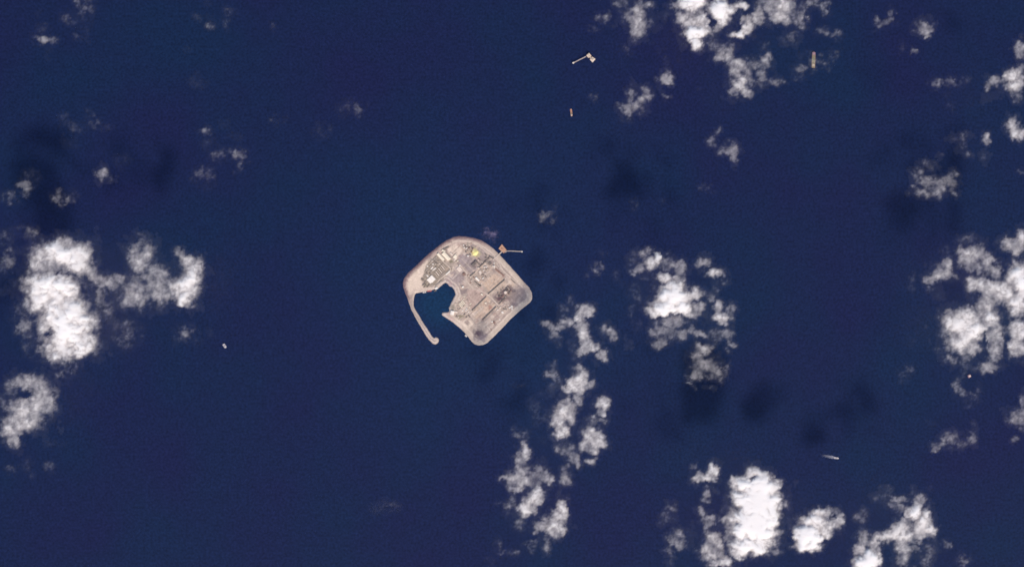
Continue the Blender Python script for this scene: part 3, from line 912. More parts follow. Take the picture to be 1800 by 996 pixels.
ship('tanker', 1430, 105, 146, 29, -88, 9, 'orange', 'ylw', 'large ship with pink, yellow and green deck covers beneath thin northern cloud', 'ship', house='pinkp', hpos=0.36,
     bands=((0.12, 0.27, 'ylw'), (-0.06, 0.10, 'green'), (-0.26, -0.08, 'ylw'), (-0.40, -0.28, 'tan')))
ship('supply_ship', 1004.3, 198.5, 68, 15, 84, 5, 'orange', 'orange', 'slim orange supply ship lying south of the offshore platform', 'ship', house='pale', hpos=0.30, bands=((-0.30, -0.05, 'orange'), (0.0, 0.15, 'ylw')))
ship('white_boat', 395, 607.8, 42, 21, 55, 4, 'shipw', 'shipw', 'lone small white boat on open water west of the island', 'boat', hpos=0.05)
ship('moving_boat', 1470.5, 804.5, 42, 14, 8, 3.5, 'shipw', 'shipw', 'white motor boat under way trailing a pale wake', 'boat', hpos=0.02)
o = ship('workboat', *T(1, 690, 882), 24, 9, -20, 3, 'hull', 'steel', 'dark workboat moored at the corner of the north quay', 'boat', house='dgrey', hpos=0.1)
ship('barge', *T(1, 560, 886), 42, 10, -6, 2.5, 'red', 'red', 'red barge moored along the north harbour quay', 'barge', house='red', hpos=-0.36)
ship('launch', *T(1, 452, 916), 32, 8, -8, 2.5, 'shipw', 'white', 'slender white launch moored west of the red barge', 'boat', hpos=-0.05)
ship('pilot_boat', *T(6, 488, 748), 20, 12, 40, 3, 'shipw', 'white', 'small white boat touching the south-west shore', 'boat', hpos=0.0)

# marker buoy / well head under the ring of cloud
x, y, _ = W(1703.6, 660.6)
o = empty('well_platform', (x, y, 0))
tag(o, 'tiny pinkish white wellhead platform beneath the eastern cloud', 'platform')
MB().box(0, 0, 14, 26, 24, 1.2, 0.5).build('deck', M['pinkp'], o)
MB().box(2, 1, 15.22, 15, 13, 6, 0.5).build('module', M['pale'], o)
MB().lathe(-7, -6, [(1, 15.2), (0.6, 30)], 8).build('mast', M['red'], o)
for sx in (-1, 1):
    for sy in (-1, 1):
        MB().bar((sx * 13, sy * 13, -20), (sx * 10, sy * 9, 14), 1.2, 1.2).build('leg', M['steel'], o)

# foam of the wake
fm = bpy.data.materials.new('wake_foam')
fm.use_nodes = True
nt = fm.node_tree
b = nt.nodes['Principled BSDF']
b.inputs['Base Color'].default_value = (0.45, 0.47, 0.55, 1)
b.inputs['Roughness'].default_value = 0.9
tc = nt.nodes.new('ShaderNodeTexCoord')
no = nt.nodes.new('ShaderNodeTexNoise')
no.inputs['Scale'].default_value = 0.12
no.inputs['Detail'].default_value = 4
sep = nt.nodes.new('ShaderNodeSeparateXYZ')
fall = nt.nodes.new('ShaderNodeMapRange')
fall.inputs['From Min'].default_value = -165
fall.inputs['From Max'].default_value = 10
fall.inputs['To Min'].default_value = -0.25
fall.inputs['To Max'].default_value = 0.75
ad = nt.nodes.new('ShaderNodeMath')
ad.operation = 'MULTIPLY'
ad.use_clamp = True
nt.links.new(tc.outputs['Object'], no.inputs['Vector'])
nt.links.new(tc.outputs['Object'], sep.inputs[0])
nt.links.new(sep.outputs['X'], fall.inputs['Value'])
nt.links.new(no.outputs['Fac'], ad.inputs[0])
nt.links.new(fall.outputs['Result'], ad.inputs[1])
nt.links.new(ad.outputs[0], b.inputs['Alpha'])
wk = MB()
wk.v = [(22, -5, 0.5), (22, 5, 0.5), (-20, 12, 0.5), (-20, -12, 0.5), (-100, 9, 0.5), (-100, -9, 0.5), (-165, 5, 0.5), (-165, -5, 0.5)]
wk.f = [(0, 1, 2, 3), (3, 2, 4, 5), (5, 4, 6, 7)]
o = wk.build('wake', fm)
x, y, _ = W(1467, 803.8)
o.location = (x, y, 0)
o.rotation_euler = (0, 0, -math.radians(11))
tag(o, kind='stuff')

# ------------------------------------------------------------------ clouds: real vapour, one closed body each
SIGMA = 0.06
CZ = 1230.0


def vapour(name, density, tint=(1.0, 0.943, 0.895)):
    m = bpy.data.materials.new(name)
    m.use_nodes = True
    nt = m.node_tree
    nt.nodes.remove(nt.nodes['Principled BSDF'])
    out = nt.nodes['Material Output']
    vs = nt.nodes.new('ShaderNodeVolumePrincipled')
    vs.inputs['Color'].default_value = (*tint, 1)
    vs.inputs['Density'].default_value = density
    vs.inputs['Anisotropy'].default_value = 0.0
    vs.inputs['Absorption Color'].default_value = (1, 1, 1, 1)
    nt.links.new(vs.outputs[0], out.inputs['Volume'])
    # the droplets at the skin: a trace of diffuse reflection
    tr_ = nt.nodes.new('ShaderNodeBsdfTransparent')
    df_ = nt.nodes.new('ShaderNodeBsdfDiffuse')
    df_.inputs['Color'].default_value = (0.9, 0.9, 0.9, 1)
    ms_ = nt.nodes.new('ShaderNodeMixShader')
    ms_.inputs[0].default_value = 0.0008
    nt.links.new(tr_.outputs[0], ms_.inputs[1])
    nt.links.new(df_.outputs[0], ms_.inputs[2])
    nt.links.new(ms_.outputs[0], out.inputs['Surface'])
    return m


SIGMA_THIN = 0.009
VAPOUR = {SIGMA: vapour('cloud_vapour', SIGMA), SIGMA_THIN: vapour('thin_vapour', SIGMA_THIN)}

Z = {0: (0, 0, 1), 1: (0, 400, 2.214), 2: (0, 0, 2.766), 3: (1000, 0, 3.4615), 4: (1500, 0, 2.49), 5: (1560, 380, 2.2636),
     6: (940, 400, 3.32), 7: (840, 600, 2.514), 8: (1140, 780, 3.214), 9: (900, 220, 3.6), 10: (300, 120, 3.32)}
STEP = 2.0


def cloud(label, reg, lobes, base=None, one=None, ragged=1.0, tint=None):
    ox, oy, k = Z[reg]
    Ls = [((ox + l[0] / k), (oy + l[1] / k), l[2] / k, l[3] / k, l[4]) for l in lobes]
    pos = [l for l in Ls if l[4] > 0]
    xa = min(l[0] - l[2] * 2.3 for l in pos) - 8
    xb = max(l[0] + l[2] * 2.3 for l in pos) + 8
    ya = min(l[1] - l[3] * 2.3 for l in pos) - 8
    yb = max(l[1] + l[3] * 2.3 for l in pos) + 8
    xs = np.arange(math.floor(xa / STEP) * STEP, xb, STEP)
    ys = np.arange(math.floor(ya / STEP) * STEP, yb, STEP)
    X, Y = np.meshgrid(xs, ys)
    wx = X + ragged * (8.0 * fbm(X + 90, Y, 30, 5, 0.66) + 3.2 * fbm(X, Y + 311, 10, 3))
    wy = Y + ragged * (8.0 * fbm(X, Y + 170, 30, 5, 0.66) + 3.2 * fbm(X + 77, Y + 5, 10, 3))
    acc = np.zeros(X.shape)
    halo = np.zeros(X.shape)
    for lx, ly, rx, ry, am in pos:
        gr = 1.36 if am < 0.42 else 1.11
        d2 = ((wx - lx) / (rx * gr)) ** 2 + ((wy - ly) / (ry * gr)) ** 2
        f = am * 1.1 * np.exp(-0.80 * d2 ** 1.65)
        acc += f ** 7
        halo = np.maximum(halo, min(am, 0.8) * np.exp(-0.55 * d2))
    f = acc ** (1 / 7)
    for lx, ly, rx, ry, am in Ls:
        if am < 0:
            d2 = ((wx - lx) / rx) ** 2 + ((wy - ly) / ry) ** 2
            f = f + am * np.clip(1 - d2, 0, 1)
    n1 = fbm(X, Y, 30, 5, 0.62)
    n2 = fbm(X + 501, Y - 77, 11, 3, 0.6)
    n3 = fbm(X - 333, Y + 91, 18, 4, 0.72)
    n4 = fbm(X + 812, Y + 404, 20, 4, 0.75)
    e = 1 - smooth(0.7, 1.1, f)
    thin = 1 - smooth(0.30, 0.62, f)
    f = f * (1 + (0.28 + 0.12 * e) * n1 + (0.12 + 0.14 * e) * n2) - 0.24 * e * np.abs(n3) * smooth(0.02, 0.3, f)
    f = f * (1 - thin + thin * np.clip(0.92 + 1.15 * n4, 0.0, 2.0))
    n5 = fbm(X + 1200, Y - 640, 26, 4, 0.62)
    f = f * (1 - 0.20 * smooth(0.16, 0.0, np.abs(n5 + 0.05)) * smooth(0.45, 0.8, f))
    n6 = fbm(X * 1.15 - 0.35 * Y + 77, Y * 0.75 + 0.25 * X + 900, 24, 5, 0.72)
    shred = 1.25 * halo * np.clip(n6 + 0.02, 0, 0.9)
    f = (f ** 3 * (f > 0) + shred ** 3) ** (1 / 3)
    f = f * 1.13 - 0.065
    pad = np.zeros(f.shape, bool)
    pad[1:-1, 1:-1] = True
    f = np.where(pad & (f > 0), f, 0)
    f = np.minimum(f, 1.25)
    R = 0.88 * np.tanh(CLOUD_R * f ** 2.15 / 0.88 * 1.08)
    tau = R / (0.75 * (1 - R))
    sig = SIGMA_THIN if max(l[4] for l in pos) < 0.5 else SIGMA
    thick = tau / sig
    soft = thick / (1 + thick / 500.0)
    inside_ = soft > 0
    ny, nx = f.shape
    c4 = inside_[:-1, :-1] | inside_[1:, :-1] | inside_[:-1, 1:] | inside_[1:, 1:]
    # separate bodies of vapour: big detached pieces become clouds of their own
    lab = np.zeros(c4.shape, int)
    sizes = [0]
    for sy_, sx_ in zip(*np.nonzero(c4)):
        if lab[sy_, sx_]: continue
        n = len(sizes)
        lab[sy_, sx_] = n
        st, cnt = [(sy_, sx_)], 0
        while st:
            p, q = st.pop()
            cnt += 1
            for e, g in ((p + 1, q), (p - 1, q), (p, q + 1), (p, q - 1)):
                if 0 <= e < c4.shape[0] and 0 <= g < c4.shape[1] and c4[e, g] and not lab[e, g]:
                    lab[e, g] = n
                    st.append((e, g))
        sizes.append(cnt)
    if len(sizes) == 1:
        return
    main = int(np.argmax(sizes))
    own = [i for i in range(1, len(sizes)) if i != main and sizes[i] >= 8]
    global cloud_no
    cloud_no += 1
    zc = (CZ if base is None else base) + 14 * (cloud_no * 5 % 9 - 4) + (170 if sig == SIGMA_THIN and base is None else 0)
    und = 10 * fbm(X, Y, 60, 2)
    zb = zc + und - soft * 0.18 - EDGE / 2
    zt = zc + und + soft * 0.82 + EDGE / 2
    kk = (H - zc) / H
    PXg, PYg = (X - 900) * PX * kk, (498 - Y) * PX * kk

    def body(cells, lab_, grp_):
        t = np.zeros(f.shape, bool)
        t[:-1, :-1] |= cells
        t[1:, :-1] |= cells
        t[:-1, 1:] |= cells
        t[1:, 1:] |= cells
        n = int(t.sum())
        it = -np.ones(f.shape, int)
        it[t] = np.arange(n)
        v = np.concatenate([np.stack([PXg[t], PYg[t], zt[t]], 1), np.stack([PXg[t], PYg[t], zb[t]], 1)])
        cy_, cx_ = np.nonzero(cells)
        a0, a1, a2, a3 = it[cy_ + 1, cx_], it[cy_ + 1, cx_ + 1], it[cy_, cx_ + 1], it[cy_, cx_]
        fc = np.stack([a0, a1, a2, a3], 1).tolist() + (np.stack([a3, a2, a1, a0], 1) + n).tolist()
        P_ = np.pad(cells, 1)
        for dy, dx, e0, e1 in ((1, 0, a0, a1), (0, 1, a1, a2), (-1, 0, a2, a3), (0, -1, a3, a0)):
            open_ = ~P_[cy_ + 1 + dy, cx_ + 1 + dx]
            p, q = e0[open_], e1[open_]
            fc += np.stack([q, p, p + n, q + n], 1).tolist()
        org = v.mean(0)
        org[2] = zc
        me = bpy.data.meshes.new('cloud')
        me.from_pydata((v - org).tolist(), [], fc)
        me.materials.append(VAPOUR[sig] if tint is None else vapour('violet_vapour', sig, tint))
        o = bpy.data.objects.new('cloud', me)
        COL.objects.link(o)
        o.location = org.tolist()
        tag(o, lab_, 'cloud', grp_)

    drop = [i for i in range(1, len(sizes)) if i not in own and i != main and sizes[i] < 8]
    body(c4 & ~np.isin(lab, own + drop), one or label, one and ('pieces: ' + one))
    for i in own:
        body(lab == i, one or ('loose scrap beside the ' + label), 'pieces: ' + (one or label))


EDGE = 0.12
CLOUD_R = 0.62
cloud_no = 0

# --- west
cloud('tall bright cumulus of stacked white lobes, largest on the west side', 1, [
    (150, 120, 40, 55, .7), (240, 105, 85, 52, .95), (300, 120, 58, 62, .95), (205, 160, 90, 25, .6), (150, 215, 60, 45, .9), (205, 240, 95, 65, .98), (255, 240, 50, 60, .9),
    (150, 280, 45, 55, .9), (250, 310, 85, 50, 1.0), (270, 375, 95, 70, 1.08), (280, 430, 90, 60, 1.0), (230, 480, 60, 38, .95), (300, 475, 45, 30, .85), (335, 440, 38, 45, .7),
    (180, 390, 40, 55, .7), (190, 405, 22, 20, -.5), (340, 320, 22, 35, .45), (395, 405, 20, 20, .15), (255, 182, 60, 9, -.4), (135, 165, 20, 30, .5)])
cloud('ragged grey arm of cloud trailing off the tall western cumulus', 1, [
    (350, 165, 30, 35, .6), (368, 200, 30, 32, .62), (420, 215, 45, 30, .62), (460, 200, 40, 20, .5), (395, 275, 28, 35, .5), (415, 310, 22, 35, .3), (480, 205, 18, 16, .3)])
cloud('thin grey streak hugging the western flank of the tall cumulus', 1, [
    (95, 385, 26, 50, .46), (70, 335, 20, 25, .28), (105, 460, 22, 28, .26), (62, 295, 20, 14, .18), (155, 500, 26, 22, .28)])
cloud('grey and white hook-shaped cloud with a bright eastern arm', 1, [
    (550, 105, 48, 48, .62), (562, 55, 22, 28, .4), (540, 150, 35, 32, .6), (540, 245, 62, 60, .64), (500, 285, 40, 32, .55), (610, 200, 50, 50, .6), (625, 245, 60, 55, .56),
    (545, 295, 30, 25, .6), (685, 240, 30, 45, .75), (725, 235, 45, 60, .9), (752, 180, 35, 55, .82), (735, 140, 45, 30, .72), (705, 105, 28, 18, .5), (710, 285, 32, 28, .82), (775, 130, 18, 14, .4)])
cloud('tattered mid-grey cloud with dark holes at the south-west edge', 1, [
    (110, 598, 55, 30, .66), (165, 640, 38, 55, .68), (185, 685, 28, 40, .6), (110, 700, 70, 45, .72), (55, 700, 40, 35, .62), (90, 755, 75, 40, .7), (40, 785, 40, 45, .68),
    (55, 830, 25, 30, .6), (20, 680, 20, 30, .3), (90, 648, 32, 18, -.45), (150, 745, 25, 40, .5), (45, 625, 25, 30, .4)])
cloud('small grey tuft between the tall cumulus and the tattered cloud', 1, [(262, 552, 35, 28, .34), (225, 548, 20, 18, .2), (280, 575, 18, 14, .2)])
cloud('pale round wisp south of the hook-shaped cloud', 1, [(490, 412, 42, 38, .32), (500, 440, 30, 20, .22)])
cloud('faint smudge northwest of the lone white boat', 1, [(725, 410, 35, 24, .3), (765, 445, 20, 18, .14), (820, 410, 14, 16, .17), (700, 405, 14, 10, .2)])
cloud('row of tiny faint puffs at the far south-west', 1, [(190, 932, 18, 18, .32), (108, 918, 14, 22, .22), (45, 938, 22, 10, .26), (195, 838, 24, 8, .15), (250, 848, 12, 8, .1), (125, 960, 12, 16, .12), (218, 635, 12, 20, .26)], one='one of the tiny faint puffs in the row at the far south-west')
cloud('soft grey cloud cut by the west edge above the tall cumulus', 1, [(28, 128, 30, 34, .45), (15, 45, 22, 28, .24), (8, 170, 16, 28, .28), (35, 105, 20, 18, .3)])
cloud('grey tuft just north of the tall western cumulus', 1, [(125, 22, 26, 24, .42), (95, 8, 40, 14, .25), (60, 35, 12, 12, .14)])
# --- north-west wisps
cloud('brightest small puff in the north-west corner', 2, [(225, 190, 42, 22, .48), (205, 138, 24, 16, .22), (165, 185, 18, 20, .16), (235, 255, 10, 28, .1)])
cloud('thin veil reaching down from the north edge in the north-west', 2, [(415, 25, 38, 40, .3), (345, 95, 40, 26, .24), (390, 182, 30, 18, .28), (400, 95, 40, 30, .15), (420, 130, 12, 22, .15), (190, 75, 14, 12, .1)])
cloud('scattered faint flecks high in the north-west', 2, [(1098, 102, 12, 24, .3), (1022, 128, 22, 20, .27), (985, 82, 36, 16, .18), (1115, 55, 26, 16, .2), (1325, 128, 13, 14, .18), (1100, 140, 12, 18, .1), (1010, 20, 20, 10, .08)], one='one of the scattered faint flecks high in the north-west')
cloud('tiny faint fleck below the scattered north-west flecks', 2, [(915, 250, 18, 9, .12), (965, 395, 40, 28, .13)])
cloud('lacy tuft with a bright eastern knot, above the western hook cloud', 2, [
    (1165, 748, 34, 24, .42), (1190, 765, 24, 20, .42), (1168, 795, 16, 24, .3), (1058, 755, 34, 18, .26), (1000, 640, 22, 14, .3), (1100, 740, 40, 14, .18), (1145, 665, 26, 24, .14),
    (1010, 695, 30, 16, .14), (1090, 605, 18, 12, .14), (1148, 835, 10, 10, .15), (1040, 720, 40, 16, .12)])
cloud('little grey puff below the lacy tuft', 2, [(990, 848, 32, 28, .34), (940, 885, 10, 10, .18), (1000, 900, 35, 20, .1)])
cloud('compact white puff above the western hook cloud', 2, [(502, 845, 26, 34, .58), (530, 875, 26, 12, .25), (490, 815, 14, 18, .3)])
cloud('broken faint veil north of the compact white puff', 2, [(465, 598, 24, 20, .26), (372, 620, 44, 26, .2), (430, 545, 16, 16, .18), (525, 627, 26, 12, .18), (312, 580, 18, 26, .16), (300, 648, 10, 6, .15), (590, 780, 34, 26, .13), (340, 690, 50, 26, .08)])
cloud('ragged grey puff at the west edge below the cloud shadow', 2, [(122, 905, 36, 28, .48), (148, 860, 30, 22, .3), (50, 958, 34, 20, .3), (118, 935, 22, 16, .42), (95, 985, 12, 8, .2)])
cloud('oblong grey puff east of the ragged one at the west edge', 2, [(285, 958, 32, 28, .42), (345, 958, 24, 20, .38), (310, 975, 40, 14, .3)])
cloud('isolated pinkish fleck midway between the west and north clouds', 10, [(1100, 240, 22, 28, .38), (1010, 240, 38, 34, .17), (1030, 200, 30, 18, .1)])
cloud('very faint smudge midway below the isolated pinkish fleck', 10, [(890, 365, 44, 34, .18), (910, 395, 28, 16, .13), (600, 315, 22, 14, .2), (640, 290, 40, 24, .08)])
# --- north
cloud('grey mottled cloud descending beside the offshore platform', 3, [
    (400, 95, 75, 60, .6), (440, 130, 48, 55, .6), (420, 185, 48, 50, .6), (350, 110, 30, 45, .45), (325, 20, 48, 22, .42), (450, 30, 55, 22, .45), (520, 130, 28, 34, .24),
    (405, 235, 25, 25, .4), (580, 110, 18, 26, .18), (290, 20, 22, 20, .35), (540, 170, 18, 20, .16)])
cloud('small grey tuft northeast of the offshore platform', 3, [(200, 112, 44, 30, .42), (150, 170, 20, 20, .27), (240, 95, 20, 18, .25)])
cloud('tiny faint puff east of the offshore platform', 3, [(355, 310, 20, 20, .32), (375, 285, 10, 14, .2)])
cloud('faint fleck between the platform and the large northern cloud', 3, [(545, 300, 20, 14, .22), (525, 260, 14, 12, .12), (590, 380, 12, 30, .14)])
cloud('brightest northern cloud, blazing white and cut by the north edge', 3, [
    (745, 25, 95, 52, 1.12), (780, 10, 70, 40, 1.1), (925, 75, 70, 55, 1.12), (920, 30, 60, 35, 1.0), (1040, 38, 45, 24, .8), (920, 130, 30, 32, .9), (985, 70, 35, 35, .9),
    (740, 115, 78, 48, .72), (690, 110, 35, 45, .6), (810, 130, 30, 60, .8), (770, 195, 70, 45, 1.08), (820, 200, 40, 30, .7), (775, 265, 30, 42, .85), (895, 175, 28, 30, .6),
    (640, 20, 28, 25, .5), (700, 275, 20, 22, .25), (870, 140, 30, 28, -.6), (865, 215, 16, 14, .4), (915, 185, 20, 18, .5)])
cloud('narrow slanting white cloud between two larger northern clouds', 3, [
    (1030, 210, 48, 24, .9), (1080, 185, 35, 35, .82), (1100, 150, 30, 40, .75), (1060, 130, 30, 24, .6), (1150, 100, 34, 38, .72), (1155, 60, 24, 34, .6), (1165, 20, 22, 22, .4)])
cloud('veiled grey cloud hanging from the north edge', 3, [
    (1240, 30, 60, 45, .6), (1320, 40, 60, 60, .7), (1290, 115, 62, 45, .72), (1250, 110, 40, 36, .6), (1390, 60, 46, 50, .45), (1410, 130, 36, 40, .45), (1400, 100, 40, 40, .42),
    (1372, 225, 30, 34, .38), (1440, 30, 40, 30, .42), (1490, 20, 34, 26, .36), (1310, 255, 18, 20, .18)])
cloud('slim upright fleck at the north edge', 3, [(1553, 55, 16, 34, .4), (1570, 20, 20, 18, .3), (1590, 90, 14, 14, .15)])
cloud('grey branching cloud beneath the brightest northern cloud', 3, [
    (890, 265, 42, 34, .4), (960, 300, 50, 38, .6), (950, 345, 55, 38, .62), (1030, 400, 62, 40, .6), (1010, 440, 45, 42, .62), (1050, 500, 62, 42, .82), (1000, 550, 30, 34, .68),
    (1075, 560, 30, 36, .68), (1110, 400, 40, 32, .45), (1100, 450, 34, 40, .5), (1195, 355, 30, 30, .58), (1195, 400, 32, 36, .5), (1175, 460, 36, 40, .5), (1140, 380, 30, 30, .4), (1255, 500, 48, 20, .38), (1160, 510, 24, 18, .3)])
cloud('tiny slanting fleck above the branching northern cloud', 3, [(1190, 275, 14, 22, .3), (1160, 262, 12, 10, .14)])
cloud('cup-shaped grey cloud with a bright lower rim', 3, [
    (395, 650, 62, 38, .62), (370, 680, 30, 24, .6), (370, 590, 28, 50, .42), (435, 610, 44, 30, .55), (460, 560, 34, 34, .4), (490, 600, 18, 22, .35), (330, 630, 30, 18, .5), (385, 510, 12, 26, .25), (400, 590, 26, 22, -.15)])
cloud('small bright puff east of the cup-shaped cloud', 3, [(590, 478, 36, 28, .62), (545, 475, 20, 14, .4), (620, 505, 20, 18, .45), (590, 440, 14, 16, .4), (570, 545, 20, 30, .13)])
cloud('flat small fleck below the small bright puff', 3, [(598, 598, 30, 14, .42), (570, 610, 14, 8, .2)])
cloud('little faint fleck southwest of the cup-shaped cloud', 3, [(165, 595, 20, 18, .24), (800, 535, 14, 14, .1), (345, 735, 26, 20, .12)])
cloud('thin shredded cloud around the colourful ship', 3, [
    (1415, 415, 44, 26, .42), (1390, 455, 24, 20, .26), (1480, 405, 26, 20, .34), (1545, 385, 40, 28, .36), (1530, 350, 30, 22, .3), (1570, 400, 28, 18, .3), (1610, 345, 20, 34, .3), (1410, 340, 26, 18, .14), (1470, 345, 22, 16, .2), (1500, 375, 24, 22, .34), (1470, 385, 20, 22, .3), (1490, 415, 24, 18, .36)])
cloud('pair of thin streaks northeast of the colourful ship', 3, [(1545, 192, 38, 18, .34), (1622, 205, 36, 20, .36), (1640, 235, 18, 18, .2), (1650, 290, 14, 16, .1)], one='one of the thin streaks northeast of the colourful ship')
cloud('bow-tie shaped small cloud alone on open sea', 9, [
    (1260, 100, 32, 26, .52), (1300, 50, 20, 22, .38), (1290, 128, 16, 20, .42), (1340, 165, 44, 26, .5), (1395, 160, 40, 40, .58), (1410, 210, 20, 30, .5), (1412, 262, 10, 16, .16)])
cloud('faint slanting streak south of the bow-tie cloud', 9, [(1215, 392, 36, 16, .2), (1260, 420, 30, 12, .15)])
cloud('tiny fleck in the cloud shadow north of the eastern cumulus', 9, [(775, 500, 14, 26, .27), (760, 470, 10, 10, .2), (940, 480, 16, 10, .1)])
cloud('small pinkish puff northeast of the island', 9, [(215, 580, 40, 28, .38), (255, 570, 20, 22, .22), (275, 520, 12, 20, .12)])
cloud('violet haze wisp drifting over the island pier shore', 0, [(856, 411, 9, 5, .42), (864, 415, 9, 6, .42), (866, 422, 5, 7, .36), (871, 409, 5, 6, .32), (860, 418, 8, 6, .3)], base=400, tint=(0.78, 0.60, 0.90))
# --- north-east
cloud('ring-shaped small wisp in the north-east', 4, [(130, 105, 30, 16, .42), (168, 65, 14, 28, .45), (100, 90, 12, 18, .36), (155, 100, 18, 16, .38), (90, 140, 12, 6, .12)])
cloud('small bright puff east of the ring-shaped wisp', 4, [(310, 125, 32, 28, .62), (280, 118, 18, 14, .4), (318, 145, 18, 14, .5), (345, 110, 16, 18, .22)])
cloud('two tiny flecks below the small bright north-east puff', 4, [(265, 225, 14, 14, .42), (208, 212, 12, 26, .17)], one='one of the tiny flecks below the small bright north-east puff')
cloud('flat faint streak west of the north-east cumulus', 4, [(410, 358, 46, 18, .36), (370, 370, 20, 16, .3), (497, 350, 16, 12, .22), (430, 465, 14, 14, .2), (408, 425, 18, 16, .1)])
cloud('lumpy bright cloud cut by the east edge in the north', 4, [
    (620, 360, 36, 28, .6), (595, 375, 20, 18, .48), (695, 340, 34, 36, .82), (700, 385, 34, 26, .7), (728, 345, 22, 50, .72), (725, 425, 24, 22, .4), (738, 300, 20, 24, .45), (665, 350, 14, 30, .4), (600, 425, 40, 14, .1)])
cloud('small bright tuft at the east edge above the lumpy cloud', 4, [(732, 222, 28, 26, .62), (740, 195, 16, 20, .5), (745, 245, 20, 10, .5), (738, 155, 10, 10, .15)])
cloud('twin bright knobs at the east edge below the lumpy cloud', 4, [(688, 550, 24, 28, .76), (705, 580, 22, 24, .72), (735, 580, 24, 28, .76), (742, 600, 16, 14, .6), (735, 555, 14, 14, .55)], one='one of the twin bright knobs at the east edge below the lumpy cloud')
cloud('scattered small flecks with one bright spot above the ring-shaped mottled cloud', 4, [(580, 605, 22, 20, .62), (470, 600, 34, 16, .28), (462, 650, 14, 20, .22), (498, 677, 18, 9, .36), (575, 688, 14, 26, .22), (490, 620, 12, 20, .22), (430, 600, 14, 8, .16)], one='one of the small flecks above the round mottled grey cloud')
cloud('round mottled grey cloud with a dark centre, near the east', 4, [
    (285, 765, 30, 36, .46), (320, 795, 28, 22, .62), (300, 845, 40, 18, .42), (350, 825, 44, 30, .48), (385, 815, 34, 34, .5), (430, 800, 32, 36, .52), (440, 765, 20, 22, .4),
    (325, 720, 34, 18, .3), (375, 690, 10, 14, .2), (375, 855, 16, 16, .42), (435, 845, 14, 18, .45), (258, 830, 10, 10, .38), (255, 770, 14, 26, .28)])
cloud('tiny fleck at the east edge below the twin knobs', 4, [(738, 750, 14, 12, .32)])
# --- east
cloud('huge broken white cumulus bank cut by the east edge', 5, [
    (215, 225, 42, 32, .7), (175, 248, 28, 18, .55), (245, 190, 22, 26, .65), (255, 240, 22, 12, .5), (310, 160, 34, 40, .7), (350, 150, 40, 38, .7), (380, 195, 40, 36, .72), (320, 95, 30, 16, .36),
    (330, 200, 24, 22, .62), (425, 215, 28, 30, .6), (400, 165, 24, 24, .55), (360, 275, 40, 34, .75), (420, 290, 50, 40, .78), (475, 290, 40, 46, .85), (520, 230, 42, 55, .92), (535, 290, 30, 60, .95),
    (515, 350, 40, 46, .92), (410, 345, 60, 36, .75), (320, 395, 60, 36, .88), (290, 430, 62, 50, .92), (345, 450, 46, 48, .9), (400, 410, 46, 40, .8), (290, 500, 50, 42, .82), (330, 520, 36, 34, .75),
    (250, 570, 24, 24, .5), (225, 450, 20, 36, .38), (245, 380, 30, 16, .5), (430, 470, 38, 46, .7), (420, 540, 26, 40, .66), (520, 450, 36, 40, .85), (520, 520, 36, 44, .88), (405, 595, 34, 22, .58),
    (380, 612, 24, 12, .4), (230, 530, 20, 26, .38), (300, 560, 24, 24, .4), (465, 360, 34, 22, -.25), (470, 480, 14, 20, -.35), (392, 490, 10, 40, -.45), (165, 285, 14, 9, .35), (200, 310, 20, 20, .18)])
cloud('bright rounded cloud at the east edge above the broken bank', 5, [(505, 112, 38, 30, .8), (475, 105, 20, 22, .6), (532, 85, 22, 34, .85), (500, 135, 30, 14, .6), (440, 100, 14, 8, .2)])
cloud('thin ring of vapour around the tiny wellhead platform', 5, [(285, 680, 16, 30, .36), (305, 710, 20, 16, .34), (342, 722, 22, 12, .32), (300, 630, 16, 18, .24), (365, 685, 14, 20, .18), (318, 745, 18, 8, .18), (320, 605, 26, 14, .26)])
cloud('small faint tuft west of the thin ring of vapour', 5, [(78, 622, 22, 20, .25), (65, 652, 12, 10, .18)])
cloud('tiny faint tuft at the northwest tip of the broken bank', 5, [(102, 245, 13, 22, .3), (95, 285, 9, 10, .16), (100, 500, 18, 8, .1), (165, 830, 18, 8, .1), (230, 132, 16, 10, .25)])
cloud('low grey cloud of two joined tufts southeast of the ring', 5, [(245, 890, 32, 28, .5), (200, 915, 24, 14, .42), (260, 865, 16, 16, .35), (338, 885, 20, 24, .52), (298, 905, 20, 12, .38), (345, 835, 10, 14, .2)])
cloud('grey tufts at the east edge south of the broken bank', 5, [(520, 800, 36, 28, .55), (495, 808, 20, 12, .45), (538, 745, 14, 40, .45), (540, 780, 14, 30, .5), (508, 890, 16, 14, .42), (540, 840, 12, 16, .3)], one='one of the grey tufts at the east edge south of the broken bank')
# --- middle
cloud('great mottled cumulus southeast of the island with a blazing core', 6, [
    (680, 205, 50, 38, .88), (715, 180, 22, 32, .85), (640, 145, 62, 26, .42), (590, 180, 34, 26, .35), (600, 235, 40, 28, .55), (575, 270, 16, 12, .5), (790, 195, 50, 32, .46), (850, 240, 38, 42, .56),
    (770, 230, 40, 30, .45), (760, 295, 40, 28, .78), (840, 300, 45, 32, .7), (800, 350, 68, 40, .98), (810, 405, 90, 48, 1.12), (850, 420, 72, 48, 1.1), (740, 450, 60, 40, 1.0), (770, 470, 70, 36, 1.05),
    (690, 490, 46, 28, .85), (870, 465, 60, 40, .95), (935, 390, 42, 38, .75), (960, 470, 36, 36, .62), (900, 500, 50, 26, .75), (800, 550, 66, 36, .62), (770, 610, 66, 44, .58), (735, 670, 44, 26, .56),
    (705, 590, 26, 46, .4), (850, 620, 40, 24, .52), (900, 602, 38, 22, .52), (980, 618, 50, 20, .56), (1050, 605, 46, 18, .42), (930, 550, 40, 18, .3)])
